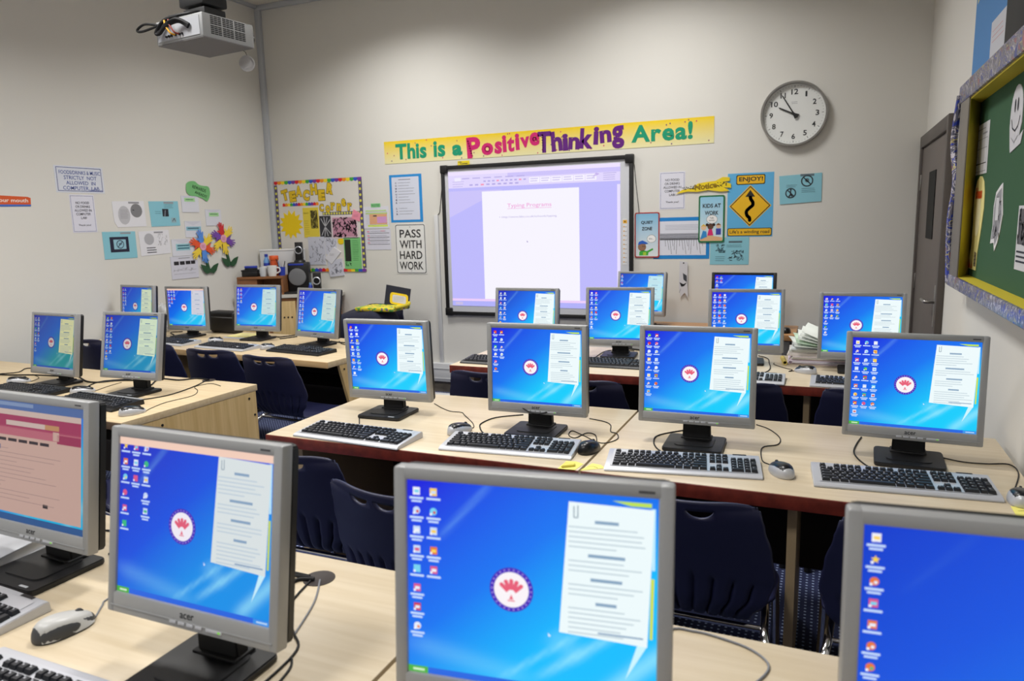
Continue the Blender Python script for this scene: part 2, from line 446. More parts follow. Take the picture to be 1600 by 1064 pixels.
f.rect(.06, -.07, .11, -.03, S(150, 180, 190), 1); f.line([(.07, -.06), (.09, -.035), (.1, -.06)], .005, INK, 2)
on_wall('worksheet', 'blue sheet with a small dark picture at its centre on the left wall', 'poster', f, 'left', 4.351, 1.618, off=.001)
f = Flat().base(R(.282, .203), CY); f.rect(.01, .083, .1, .095, GRY)
f.rect(-.085, -.052, .075, .062, S(40, 40, 62), 1); f.rect(-.055, -.03, .05, .042, S(150, 196, 212), 2); f.ring(0, .006, .026, .032, S(44, 54, 80), 3); f.line([(-.02, -.014), (.02, .026)], .006, S(44, 54, 80), 3)
f.line([(-.012, .01), (.014, .008)], .008, S(70, 84, 110), 3)
on_wall('worksheet', 'blue sheet with a thick dark frame and a barred circle on the left wall', 'poster', f, 'left', 3.918, 1.385, off=.001)
f = Flat().base([(-.143, .091), (.143, .10), (.147, -.088), (-.137, -.1)], WHT)
f.rect(0, .076, .085, .088, GRY); f.disc(-.05, .03, .045, S(176, 176, 182)); f.scribble(.03, -.02, .12, .07, 14, GRY, .002)
f.lines(-.08, .01, -.035, .018, 3, INK, .006)
on_wall('worksheet', 'white sheet with a grey disc and line drawing, right of the dark-framed blue sheet', 'poster', f, 'left', 4.23, 1.392, off=.001)
f = Flat().base([(v.x, v.y) for v in smooth_path([(-.12, .05, 0), (-.09, .07, 0), (-.03, .075, 0), (.01, .05, 0), (.06, .04, 0), (.115, .035, 0), (.13, -.01, 0), (.115, -.06, 0), (.085, -.09, 0), (.04, -.065, 0), (-.03, -.05, 0), (-.09, -.045, 0), (-.125, -.01, 0), (-.12, .05, 0)], 4)[:-1]][::-1], S(120, 186, 122), .0015)
f.text('REWARDS', -.06, .085, .0, .028, S(26, 50, 34), 2, .012, -.25); f.text('AHEAD!!!', -.04, .09, -.045, -.02, S(26, 50, 34), 2, .012, -.3)
on_wall('rewards_cutout', 'green cloud-shaped paper reading rewards ahead on the left wall', 'sign', f, 'left', 4.715, 1.815, off=.004)
ENV = S(216, 218, 228)
def envelope(label, u, z, w, h, lab):
    f = Flat().base(R(w, h), ENV, .003); f.poly([(-w/2, h/2), (0, h*.22), (w/2, h/2)], S(206, 208, 220)); lab(f)
    on_wall('envelope', label, 'envelope', f, 'left', u, z, group='paper reward envelopes', off=.001)
envelope('small white envelope with a green label just below the green cloud cutout', 4.62, 1.70, .18, .135, lambda f: (f.rect(-.06, .02, .05, .05, S(168, 216, 160), 2), f.lines(-.045, .035, .04, .02, 1, S(70, 120, 80), .006, 3)))
envelope('small white envelope with a green label above the red and purple paper flower', 4.861, 1.588, .176, .138, lambda f: (f.rect(-.05, .01, .06, .042, S(168, 216, 160), 2), f.lines(-.04, .05, .032, .02, 1, S(70, 120, 80), .006, 3)))
envelope('white envelope with a pale blue band right above the orange and blue paper flower', 4.628, 1.492, .174, .135, lambda f: (f.rect(-.075, -.01, .08, .022, S(140, 190, 206), 2), f.lines(-.06, .065, .012, .02, 1, S(60, 90, 110), .008, 3)))
envelope('white envelope with a blue caption left of the orange and blue paper flower', 4.505, 1.345, .23, .138, lambda f: (f.rect(-.075, -.025, .07, .03, S(156, 204, 214), 2), f.lines(-.06, .06, .02, .022, 2, S(50, 100, 120), .01, 3)))
f = Flat().base(R(.28, .186), S(212, 212, 224), .003); f.lines(-.06, .06, .08, .02, 1, GRY, .006)
for a, b in ((-.11, -.06), (-.05, .0), (.01, .06), (.065, .11)): f.rect(a, .022+.1*(a+.11)*.1, b, .052, S(44, 42, 46))
f.lines(-.12, .12, -.02, .03, 2, GRY, .002); f.scribble(-.12, -.03, .12, -.005, 8, GRY, .002)
on_wall('envelope', 'wide white envelope with dark picture strips, lowest of the left wall papers', 'envelope', f, 'left', 4.503, 1.18, group='paper reward envelopes', off=.001)

def hand(b, ang, r0, s, t=.0015, y=0):
    """paper hand cut-out pointing outwards along ang"""
    def P(u, v): return (cos(ang)*(r0+u*s)-sin(ang)*v*s, sin(ang)*(r0+u*s)+cos(ang)*v*s)
    pts = [(0, -.10), (.12, -.17), (.3, -.2), (.5, -.24), (.72, -.32), (.76, -.25), (.58, -.14), (.86, -.16), (.88, -.08), (.6, -.04), (.94, -.02), (.94, .06), (.6, .05), (.86, .16), (.83, .22), (.55, .13), (.4, .16), (.46, .34), (.39, .37), (.27, .19), (.12, .15), (0, .10)]
    prism(b, [P(u, v) for u, v in pts], -y-t, -y, 'y')
def flower(label, u, z, cols, stem, leaves):
    t = thing('paper_flower', label, 'paper flower', (XL+.0, u, z), pi/2, 'paper hand flowers')
    for k, c in enumerate(cols):
        b = BM(); hand(b, pi/2+2*pi*k/len(cols)+.2, .02, .135, .0015, .014+.0017*(k % 2)); obj('petal', b, mat('petal_paper', c, .8), t, smooth=0)
    f = Flat().base([(.034*cos(a*.2618), .034*sin(a*.2618)) for a in range(24)], S(228, 168, 190), .002); f.lines(-.02, .02, .012, .01, 3, S(190, 110, 140), .003)
    c = obj('flower_center', f.mesh('flower_center', m_print), None, t); c.location = (0, -.0185, 0)
    gm = mat('dark_green_card', S(42, 82, 52), .8)
    b = BM(); x, zz = stem; prism(b, [(-.004, 0), (.012, 0), (x+.014, zz), (x-.014, zz)], -.013, 0, 'y'); obj('stem', b, gm, t, smooth=0)
    for sx in (-1, 1):
        b = BM(); P = [(x+sx*a, zz+c) for a, c in ((.003, .0), (.035, -.012), (.07, .012), (.1, .07), (.095, .075), (.045, .06), (.006, .03))]
        prism(b, P, -.016, -.0135, 'y'); obj('leaf', b, gm, t, smooth=0)
    return t
OR, YE, BL, RD, PU = S(226, 86, 44), S(240, 208, 66), S(86, 140, 222), S(206, 46, 52), S(118, 72, 166)
flower('paper flower of orange, yellow and blue hands on the left wall', 4.70, 1.345, [BL, OR, YE, BL, OR, YE], (.06, -.225), 0)
flower('paper flower of red, purple and yellow hands nearest the room corner', 4.94, 1.405, [RD, PU, YE, YE, PU, YE], (.06, -.24), 0)

# back wall: banner
f = Flat().base(R(2.822, .19), S(225, 205, 40))
f.vgrad(-1.411, -.095, 1.411, .095, S(232, 226, 176), S(240, 206, 8)); BX = -2.204; BZ = 2.111
def bt(t, x0, x1, y0, y1, c, bold=.03, rot=0, L=3): f.text(t, x0-BX, x1-BX, y0-BZ, y1-BZ, c, L, bold, rot)
GR = S(24, 150, 112); PK = S(206, 36, 112); VI = S(98, 32, 124)
bw = lambda t, x0, x1, y0, y1: f.word(t, x0-BX, x1-BX, y0-BZ, y1-BZ, GR, 3, .038, .035)
bw('This', -3.499, -3.19, 2.046, 2.18); bw('is', -3.122, -3.008, 2.047, 2.18); bt('a', -2.942, -2.846, 2.048, 2.138, GR, .05)
def wave(s, xs, c, y):
    for ch, (a, b), (lo, hi) in zip(s, xs, y): bt(ch, a-.004, b+.004, lo, hi, c, .045, random.uniform(-.09, .09))
wave('Positive', [(-2.80, -2.68), (-2.665, -2.565), (-2.545, -2.485), (-2.475, -2.445), (-2.432, -2.375), (-2.36, -2.33), (-2.315, -2.24), (-2.235, -2.155)], PK,
     [(2.02, 2.19), (2.035, 2.135), (2.04, 2.14), (2.05, 2.185), (2.05, 2.17), (2.06, 2.19), (2.075, 2.16), (2.085, 2.19)])
f.ring(-2.615-BX, 2.085-BZ, .014, .024, PK, 3, 14); f.ring(-2.195-BX, 2.137-BZ, .01, .018, PK, 3, 14)
for k in range(7): f.poly([(-2.805-BX+k*.006, 2.16-BZ-k*.02), (-2.785-BX+k*.006, 2.165-BZ-k*.02), (-2.785-BX+k*.006, 2.15-BZ-k*.02)], PK, 3)
wave('Thinking', [(-2.165, -2.06), (-2.05, -1.965), (-1.955, -1.915), (-1.905, -1.82), (-1.81, -1.71), (-1.70, -1.665), (-1.65, -1.565), (-1.555, -1.465)], VI,
     [(2.025, 2.19), (2.03, 2.185), (2.03, 2.16), (2.035, 2.13), (2.035, 2.19), (2.06, 2.195), (2.07, 2.165), (2.02, 2.19)])
for k in range(7): f.poly([(-2.142-BX+k*.002, 2.165-BZ-k*.02), (-2.12-BX, 2.17-BZ-k*.02), (-2.12-BX, 2.152-BZ-k*.02)], VI, 3)
bw('Area!', -1.405, -.945, 2.054, 2.184)
for k in range(44):
    x, y = random.uniform(-1.39, 1.39), random.choice((random.uniform(-.085, -.06), random.uniform(.05, .085), random.uniform(-.08, .08)))
    f.poly([(x-.006, y), (x, y-.007), (x+.006, y), (x, y+.007)], random.choice((PK, VI, S(150, 80, 110))), 2)
on_wall('slogan_banner', 'long yellow banner with green, pink and purple words above the whiteboard', 'banner', f, 'back', BX, BZ, m_gloss_print, off=.001)

# teacher board
tb = thing('display_board', 'white display board with a rainbow border and yellow teacher corner letters', 'display board', (-4.367, YB, 1.495))
ox, oz = -4.367, 1.495
f = Flat().base(R(.99, .85), S(222, 218, 212), .006)
o = obj('backing_paper', f.mesh('backing_paper', m_print), None, tb)
RB = [S(220, 40, 50), S(240, 150, 40), S(242, 216, 50), S(70, 170, 70), S(50, 90, 200), S(120, 60, 160)]
def piece(nm, f):
    obj(nm, f.mesh(nm, m_print), None, tb)
def rainbow(x0, x1, y, up, w=.034, n=24, sc=.7):
    f = Flat(); f.base([(x0, min(y, y+up*w*sc)), (x1, min(y, y+up*w*sc)), (x1, max(y, y+up*w*sc)), (x0, max(y, y+up*w*sc))], RB[0], .0068)
    for k in range(n):
        a = x0+(x1-x0)*k/n; b = x0+(x1-x0)*(k+1)/n
        f.poly([(a, y), (b, y), (b, y+up*w*sc), ((a+b)/2, y+up*w), (a, y+up*w*sc)], RB[k % 6], 1)
    piece('rainbow_strip', f)
def chain(x0, x1, y0, y1, n):
    f = Flat(); f.base([(x0, y0), (x1, y0), (x1, y1), (x0, y1)], S(92, 84, 116), .0068); hz = x1-x0 > y1-y0
    for k in range(n):
        t = (k+.5)/n
        f.disc(x0+(x1-x0)*t if hz else (x0+x1)/2, (y0+y1)/2 if hz else y0+(y1-y0)*t, .0125 if not hz else .011, S(220, 216, 90), 2, 10)
    piece('dotted_strip', f)
rainbow(-.495, .495, .425, -1); rainbow(-.495, .495, -.425, 1); rainbow(-.41, .008, .19, 1, .032, 14)
chain(-.495, -.461, -.39, .39, 15); chain(.461, .495, -.39, .40, 15); chain(.047, .46, .096, .124, 14)
YL = S(226, 190, 40); DK = S(96, 82, 20)
def ylet(s, xs, ys, w, h, rots, bd):
    for ch, x, y, r in zip(s, xs, ys, rots):
        f = Flat(); V, F, a, b, c, d = glyphs(ch, bd); cr, sr = cos(r), sin(r)
        f.front = .007
        f.text(ch, x-w/2-.004, x+w/2+.004, y-h/2-.004, y+h/2+.004, DK, 0, bd+.03, r); f.text(ch, x-w/2, x+w/2, y-h/2, y+h/2, YL, 1, bd, r)
        for k in range(5): q, v = x+random.uniform(-w*.3, w*.3), y+random.uniform(-h*.35, h*.35); f.disc(q, v, .003, DK, 2, 6)
        piece('letter', f)
ylet('TEACHER', [-.375, -.285, -.21, -.125, -.035, .05, .15], [.295, .28, .325, .285, .335, .28, .335], .075, .098, [.2, .1, 0, -.1, .05, 0, -.2], .075)
ylet('Corner', [.04, .11, .17, .235, .29, .355], [.165, .15, .175, .165, .205, .165], .048, .068, [0, .1, 0, -.1, .1, 0], .06)
f = Flat(); P = []
for k in range(26):
    a = 2*pi*k/26; r = .145 if k % 2 else .098; P.append((-.325+r*cos(a), .02+r*.95*sin(a)))
f.base(P, S(240, 206, 24), .008); obj('starburst', f.mesh('starburst', m_print), None, tb)
def pinned(name, pts, col, deco, t, label=None):
    f = Flat().base(pts, col, t); deco(f); o = obj(name, f.mesh(name, m_print), None, tb)
    if label: o['label'] = label
def q(x0, y0, x1, y1): return [(x0-ox, y0-oz), (x1-ox, y0-oz), (x1-ox, y1-oz), (x0-ox, y1-oz)]
pinned('pinned_sheet', q(-4.545, 1.391, -4.367, 1.666), S(228, 206, 70), lambda f: (f.rect(-.09, -.022, -.011, .144, S(74, 66, 30)), f.scribble(-.09, -.022, -.011, .144, 22, S(190, 176, 80), .005), f.text('Don\'t', -.165, -.115, .115, .13, S(90, 80, 20), 2), f.lines(-.165, -.11, .05, .02, 7, S(196, 176, 60), .004)), .0095, 'yellow sheet with a dark photocopied picture')
pinned('pinned_sheet', q(-4.36, 1.389, -4.233, 1.585), S(58, 58, 64), lambda f: [f.line([(.07, -.01), (.07+.09*cos(a), -.01+.09*sin(a))], .006, S(200, 200, 206)) for a in [k*.42 for k in range(15)] if abs(.09*cos(a)) < .062], .009, 'black and white starburst sheet')
pinned('pinned_sheet', q(-4.227, 1.376, -3.932, 1.581), S(222, 206, 212), lambda f: (f.rect(.155, -.105, .42, .07, S(196, 142, 164)), f.scribble(.155, -.105, .42, .07, 60, S(44, 34, 44), .009)), .009, 'pink sheet with dark photocopied figures')
pinned('sticky_note', [(.37, .06), (.455, .03), (.475, .10), (.395, .14)], S(240, 150, 172), lambda f: f.lines(.395, .45, .09, .012, 2, S(200, 110, 140), .003), .0115)
pinned('pinned_sheet', q(-4.505, 1.134, -4.315, 1.395), S(206, 208, 222), lambda f: f.scribble(-.13, -.35, .045, -.11, 26, S(120, 122, 136), .003), .010, 'white line-drawing sheet left of the small envelope')
pinned('pinned_sheet', q(-4.31, 1.23, -4.182, 1.39), S(208, 210, 224), lambda f: f.scribble(.06, -.26, .18, -.11, 16, S(110, 112, 128), .003), .0085, 'white line-drawing sheet above the small envelope')
pinned('pinned_sheet', [(.07, -.33), (.235, -.30), (.25, -.46), (.09, -.475)], S(206, 208, 222), lambda f: f.scribble(.1, -.45, .23, -.34, 20, S(110, 112, 128), .003), .0105, 'white sheet hanging below the board')
pinned('small_envelope', [(.047, -.30), (.12, -.355), (.23, -.245), (.155, -.195)], S(222, 222, 230), lambda f: f.lines(.1, .16, -.26, .012, 2, GRY, .002), .014)
pinned('pinned_sheet', q(-4.101, 1.095, -3.915, 1.383), S(128, 200, 128), lambda f: (f.rect(.275, -.33, .341, -.13, S(40, 44, 40)), f.lines(.36, .43, -.14, .016, 12, S(84, 150, 90), .004), f.scribble(.28, -.37, .34, -.34, 6, INK, .004)), .009, 'green sheet with a dark picture')
pinned('yellow_spot', [(.235+.035*cos(a*.35), -.145+.03*sin(a*.35)) for a in range(18)], S(240, 206, 24), lambda f: None, .0082)

f = Flat().base(R(.272, .195), S(222, 222, 232))
f.rect(-.11, .055, .11, .065, S(190, 226, 130)); f.rect(-.11, .03, .12, .042, S(190, 226, 130)); f.rect(-.07, -.06, .115, .03, S(240, 178, 128)); f.rect(.01, -.05, .11, .008, S(222, 160, 214), 2)
f.rect(-.09, -.082, .12, -.066, S(216, 236, 110)); f.rect(-.03, .01, .008, .018, INK, 3); f.lines(-.11, .12, .05, .014, 9, S(170, 170, 190), .0015, 3, 0)
on_wall('notes_sheet', 'white sheet with highlighted rows under the green notes tag', 'poster', f, 'back', -3.737, 1.556, off=.002)
f = Flat().base(R(.268, .185), S(216, 216, 230))
for y in (.055, .018, -.012, -.045): f.rect(-.11, y, .12, y+.004, S(70, 72, 84)); f.rect(-.115, y+.01, -.09, y+.022, S(226, 150, 170)); f.lines(-.08, .11, y+.02, .01, 1, S(160, 160, 180), .003)
f.rect(.03, .07, .075, .08, S(232, 170, 186))
on_wall('notes_sheet', 'white ruled sheet below the highlighted notes sheet', 'poster', f, 'back', -3.727, 1.36, off=.001)
f = Flat().base(R(.1, .034), S(134, 206, 140)); f.text('NOTES', -.04, .04, -.01, .01, S(40, 100, 60), 2)
on_wall('name_tag', 'small green notes tag above the highlighted sheet', 'sign', f, 'back', -3.735, 1.663, off=.0035)
f = Flat().base(R(.328, .412), S(44, 142, 214)); f.rect(-.14, -.185, .135, .185, S(214, 218, 234), 1); f.lines(-.07, .07, .165, .02, 1, INK, .004)
for k, ch in enumerate('COMPUTER LAB'):
    if ch != ' ': y = .135-k*.0245; f.text(ch, -.105, -.09, y-.007, y+.007, S(40, 44, 90), 2, .03); f.lines(-.075, .1, y+.002, .02, 1, S(120, 124, 140), .003, 2, .6)
on_wall('acrostic_poster', 'blue-bordered computer lab acrostic sheet above the pass with hard work sign', 'poster', f, 'back', -3.417, 1.713)
p = rrect(-.157, -.221, .157, .221, .02); f = Flat().base(p, S(228, 228, 226), .003); f.poly(rrect(-.15, -.214, .15, .214, .017), S(30, 30, 32), 1); f.poly(rrect(-.144, -.208, .144, .208, .014), S(230, 230, 228), 2)
for k, (t, a) in enumerate((('PASS', .108), ('WITH', .112), ('HARD', .115), ('WORK', .122))):
    y = .135-k*.094; f.text(t, -a, a, y-.036, y+.036, S(34, 34, 36), 3, .016)
f.disc(0, .193, .005, GRY, 3, 10); f.disc(0, -.193, .005, GRY, 3, 10)
on_wall('slogan_sign', 'white pass with hard work plate with rounded corners left of the whiteboard', 'sign', f, 'back', -3.391, 1.272, m_gloss_print)
f = Flat().base(R(.112, .034), S(228, 206, 40)); f.text('IT', -.045, -.02, .0, .012, INK, 2, .02); f.text('Corner', -.03, .04, -.012, .004, INK, 2, .02)
on_wall('name_tag', 'small yellow tag perched over the top left of the whiteboard', 'sign', f, 'back', -2.83, 1.984, off=.02)

# whiteboard
wb = thing('whiteboard', 'interactive whiteboard in a black frame showing a projected document page', 'whiteboard', (-2.216, YB, 1.333))
W2, H2 = .83, .634
f = Flat().base(R(1.62, 1.23), S(206, 208, 214), .018); obj('board_surface', f.mesh('board_surface', m_gloss_print), None, wb)
b = BM()
for a in ((-W2, W2, H2-.03, H2), (-W2, W2, -H2, -H2+.03), (-W2, -W2+.03, -H2+.03, H2-.03), (W2-.03, W2, -H2+.03, H2-.03)): box(b, a[0], a[1], -.032, 0, a[2], a[3], .004)
obj('frame', b, m_blackm, wb)
for sx in (-1, 1):
    for sz in (-1, 1):
        x, z = sx*(W2-.028), sz*(H2-.028); obj('corner_cap', box(BM(), x-.034, x+.034, -.038, 0, z-.034, z+.034, .008), m_black, wb)
f = Flat(.0003); f.front = .019
LV = S(190, 186, 252); PGE = S(247, 244, 254)
L0, L1, Z0, Z1 = -2.982+2.216, -1.487+2.216, .78-1.333, 1.913-1.333
n = 24
f.rect(L0, Z0, L1, Z1, LV, 0)
f.poly([(L0, .42), (L0+.5, .42), (L0, .2)], S(204, 196, 250), 1)
f.rect(L0, .445, L1, Z1, S(226, 216, 253), 1); f.rect(L0, .55, L1, Z1, S(238, 226, 254), 2); f.rect(L0+.55, .515, L1, .55, S(206, 196, 250), 2)
f.rect(L0+.06, .495, L0+.12, .53, S(240, 236, 255), 2)
for k in range(6): f.lines(L0+.13+k*.1, L0+.2+k*.1, .525, .02, 1, S(186, 176, 232), .008, 3, 0)
for k in range(9): x = L0+.20+k*.052; f.rect(x, .46, x+.03, .472, S(180, 170, 230) if k not in (2,) else S(246, 150, 180), 3)
for k in range(10): x = L0+.33+k*.04; f.rect(x, .487, x+.022, .498, S(180, 170, 230) if k not in (3, 8) else S(246, 150, 180), 3)
for k in range(6): x = L0+.74+k*.095; f.rect(x, .46, x+.09, .505, S(246, 242, 255), 3); f.lines(x+.01, x+.08, .496, .018, 2, S(196, 186, 236), .006, 4)
f.lines(L0+1.36, L0+1.47, .51, .016, 4, S(186, 176, 230), .005, 3); f.poly([(L0+1.27, .475), (L0+1.33, .505), (L0+1.3, .515)], S(196, 176, 236), 3)
f.lines(L0+.04, L0+.15, .5, .02, 3, S(196, 186, 236), .005, 3)
f.rect(-2.669+2.216, Z0, -1.82+2.216, 1.742-1.333, PGE, 3)
f.text('Typing Programs', -2.441+2.216, -2.053+2.216, 1.595-1.333, 1.635-1.333, S(240, 172, 222), 4, .01); f.rect(-2.441+2.216, 1.592-1.333, -2.053+2.216, 1.596-1.333, S(240, 190, 228), 4)
f.text('• http://www.bbc.co.uk/schools/typing', -2.515+2.216, -2.01+2.216, 1.515-1.333, 1.535-1.333, S(176, 166, 220), 4)
f.poly([(-.06, -.0), (-.045, -.012), (-.055, -.018)], S(160, 150, 200), 4)
f.rect(L1-.025, Z0, L1, .42, S(232, 224, 255), 3); f.rect(L0, -.51, L1, -.49, S(236, 206, 250), 4); f.rect(L0, Z0, L1, -.51, S(178, 178, 250), 4); f.rect(L0+.03, Z0+.01, L0+.1, -.52, S(200, 190, 230), 5)
f.V = [(x, y-.0, z) for x, y, z in f.V]
obj('projected_image', f.mesh('projected_image', m_proj), None, wb)  # page glows by itself; the projector's light is put into its emission colours
f = Flat(); f.base([(.748, -.2), (.783, -.2), (.783, .155), (.748, .155)], S(222, 222, 226), .0195); f.rect(.75, .12, .782, .145, S(236, 180, 60)); f.disc(.766, .132, .006, S(90, 60, 20), 2, 10)
for k in range(9): f.rect(.752, .09-k*.034, .764, .098-k*.034, S(220, 170, 90)); f.rect(.766, .09-k*.034, .78, .094-k*.034, GRY)
obj('toolbar_strip', f.mesh('toolbar_strip', m_print), None, wb)
b = BM(); tube(b, [(.835, -.004, .56), (.85, -.004, .4), (.872, -.004, .2), (.868, -.004, .12)], .0025, 6); obj('cable', b, m_cable, wb)
b = BM(); tube(b, [(-.84, -.004, .45), (-.862, -.004, .3), (-.87, -.004, .25), (-.9, -.004, .22)], .0025, 6); obj('cable', b, m_cable, wb)

# posters right of the whiteboard
f = Flat().base(R(.42, .312), S(34, 132, 206)); f.rect(-.17, -.128, .185, .128, S(222, 224, 236)); f.lines(-.12, .16, .1, .011, 4, S(190, 192, 206), .004); 
for k in range(6): f.rect(-.16, .036-k*.008-.006, .18, .036-k*.008, S(120, 122, 134) if k % 2 else S(150, 152, 164), 2)
for k in range(16): x = -.12+k*.018; f.line([(x, -.01), (x+.004+.01*sin(k), -.06-.03*(k % 3))], .003, S(110, 112, 124), 2)
f.rect(-.16, -.016, .18, .0, S(170, 172, 184), 2)
on_wall('chart_poster', 'blue-bordered hand diagram sheet between the quiet zone and kids at work signs', 'poster', f, 'back', -1.022, 1.332)
SKIN, BRN = S(150, 112, 88), S(96, 64, 48)
f = Flat(); f.base(rrect(-.096, -.172, .096, .172, .014), S(168, 46, 46), .004); f.poly(rrect(-.087, -.163, .087, .163, .01), [S(226, 232, 236) if y < .0 else S(130, 190, 224) for x, y in rrect(-.087, -.163, .087, .163, .01)], 1)
f.text('QUIET', -.046, .046, .082, .108, INK, 3, .03); f.text('ZONE', -.04, .04, .036, .062, INK, 3, .03)
f.disc(.035, -.028, .035, S(60, 60, 66), 2, ry=.03); f.disc(.035, -.028, .033, S(244, 244, 244), 3, ry=.028); f.text('Shh...', .015, .053, -.034, -.022, INK, 4)
f.disc(-.038, -.09, .032, SKIN, 3); f.poly([(-.07, -.075), (-.062, -.05), (-.035, -.04), (-.008, -.052), (.012, -.064), (-.005, -.068), (-.04, -.066)], S(40, 96, 196), 4)
f.poly([(-.06, -.155), (-.058, -.125), (-.03, -.115), (.0, -.122), (.045, -.1), (.05, -.112), (.012, -.132), (.01, -.155)], S(66, 170, 62), 3); f.rect(-.03, -.155, -.005, -.13, S(170, 206, 60), 4)
f.disc(-.03, -.085, .004, INK, 5, 8); f.disc(-.016, -.085, .004, INK, 5, 8)
on_wall('picture_sign', 'red-bordered quiet zone sign with a child in a blue cap', 'sign', f, 'back', -1.281, 1.359, m_gloss_print, off=.002)
f = Flat(); f.base(rrect(-.094, -.172, .094, .172, .014), S(30, 112, 66), .004); f.poly(rrect(-.083, -.161, .083, .161, .01), [S(214, 230, 236) if y < 0 else S(146, 202, 230) for x, y in rrect(-.083, -.161, .083, .161, .01)], 1)
f.text('KIDS AT', -.064, .066, .082, .112, INK, 3, .025); f.text('WORK', -.048, .05, .03, .06, INK, 3, .025)
f.disc(.004, -.002, .04, S(60, 60, 66), 2, ry=.032); f.disc(.004, -.002, .038, S(240, 240, 240), 3, ry=.03); f.text('Talk', -.012, .018, .002, .014, INK, 4); f.text('quietly.', -.018, .024, -.016, -.004, INK, 4)
f.poly([(-.08, -.16), (.08, -.16), (.08, -.135), (-.02, -.118), (-.08, -.135)], S(222, 178, 134), 2)
f.disc(-.055, -.06, .02, S(232, 196, 160), 3); f.poly([(-.075, -.055), (-.055, -.035), (-.033, -.055), (-.055, -.05)], S(226, 190, 70), 4); f.poly([(-.08, -.15), (-.06, -.085), (-.035, -.09), (-.03, -.13)], S(52, 140, 206), 3)
f.disc(-.006, -.055, .022, BRN, 3); f.disc(-.03, -.042, .011, S(50, 34, 30), 3); f.disc(.018, -.042, .011, S(50, 34, 30), 3); f.poly([(-.028, -.12), (-.018, -.075), (.006, -.075), (.016, -.12)], S(216, 40, 110), 4)
f.disc(.052, -.05, .018, S(226, 190, 160), 3); f.poly([(.034, -.045), (.052, -.03), (.07, -.045)], S(120, 80, 50), 4); f.rect(.034, -.115, .07, -.07, S(60, 70, 170), 4)
on_wall('picture_sign', 'green-bordered kids at work sign with three children', 'sign', f, 'back', -.80, 1.469, m_gloss_print, off=.003)
f = Flat().base(R(.318, .455), S(96, 178, 226)); AM = S(236, 184, 30); BK = S(40, 38, 34)
f.poly(rrect(-.1, .145, .1, .215, .012), BK, 1); f.poly(rrect(-.094, .151, .094, .209, .01), AM, 2); f.text('ENJOY!', -.08, .084, .16, .2, BK, 3, .025)
f.poly([(0, .142), (.147, -.007), (0, -.156), (-.147, -.007)], S(238, 190, 30), 1); f.poly([(0, .135), (.14, -.007), (0, -.149), (-.14, -.007)], BK, 2); f.poly([(0, .126), (.131, -.007), (0, -.14), (-.131, -.007)], AM, 3)
f.poly([(0, .108), (.034, .058), (-.034, .058)], BK, 4)
AP = [(v.x, v.y) for v in smooth_path([(0, .07, 0), (.004, .042, 0), (.018, .02, 0), (.018, -.002, 0), (-.004, -.022, 0), (-.024, -.046, 0), (-.018, -.076, 0), (-.002, -.092, 0), (.0, -.112, 0)], 5)]
f.line(AP, .024, BK, 4)
for px, py in AP[2:-1]: f.disc(px, py, .012, BK, 5, 14)
f.poly(rrect(-.154, -.222, .154, -.165, .01), BK, 1); f.poly(rrect(-.149, -.217, .149, -.17, .008), AM, 2); f.text("Life's a winding road", -.138, .138, -.211, -.178, BK, 3, .012)
on_wall('road_poster', 'blue enjoy poster with a yellow diamond winding road sign', 'poster', f, 'back', -.53, 1.563, m_gloss_print)
f = Flat().base([(-.14, .086), (.14, .098), (.142, -.098), (-.13, -.112)], CY); f.rect(.0, .078, .09, .094, S(100, 120, 130))
for x, y, r in ((.045, .046, .04), (-.06, -.035, .036)): f.ring(x, y, r-.008, r, S(44, 54, 62), 2); f.line([(x-r*.6, y+r*.6), (x+r*.6, y-r*.6)], .007, S(44, 54, 62), 2)
f.line([(-.062, -.02), (-.06, -.045), (-.072, -.06)], .01, INK, 3); f.line([(-.06, -.045), (-.048, -.058)], .008, INK, 3); f.disc(-.06, -.013, .006, INK, 3, 10); f.disc(.045, .05, .014, S(90, 110, 120), 2)
f.lines(-.09, -.02, .022, .012, 2, S(90, 130, 145), .003); f.lines(.01, .1, -.005, .012, 3, S(90, 130, 145), .003)
on_wall('worksheet', 'blue laminated sheet with two barred circles below the clock', 'poster', f, 'back', -.197, 1.671, m_gloss_print, off=.003)
f = Flat().base(R(.278, .2), CY); f.rect(-.005, .06, .09, .074, S(90, 110, 120)); f.scribble(-.1, -.01, -.03, .05, 16, S(60, 80, 90), .003); f.scribble(-.01, -.07, .1, .005, 26, S(70, 90, 100), .003); f.lines(-.1, -.03, -.04, .014, 3, S(90, 130, 145), .003); f.lines(-.02, .1, .045, .012, 2, S(90, 130, 145), .003)
on_wall('worksheet', 'blue sheet with small drawings tucked below the kids at work sign', 'poster', f, 'back', -.668, 1.232, off=.0005)
f = Flat(); top = [(-.19, -.05), (-.14, -.02), (-.06, -.012), (-.03, .02), (.04, .03), (.1, .035), (.15, .06), (.2, .055), (.2, .03), (.15, .025), (.21, .01), (.21, -.02), (.16, -.015), (.2, -.04), (.14, -.045), (.05, -.03), (-.03, -.04), (-.1, -.035)]
f.base(top, S(236, 208, 40), .003)
for k in range(90):
    x = random.uniform(-.14, .19); y = -.018+.03*((x+.19)/.4)+random.uniform(-.016, .02)*(.5+(x+.14)*2); f.disc(x, y, .0034, INK, 2, 7)
f.text('Notice', -.05, .11, -.022, .022, S(150, 120, 20), 3, .03, .1)
on_wall('snake_cutout', 'yellow spotted paper cutout pointing at the no food notice', 'sign', f, 'back', -.875, 1.71, off=.006)
f = Flat(); f.base([(-.03, .14), (.03, .13), (.032, -.05), (.036, -.14), (.01, -.1), (-.02, -.135), (-.034, -.06)], S(208, 208, 214), .002)
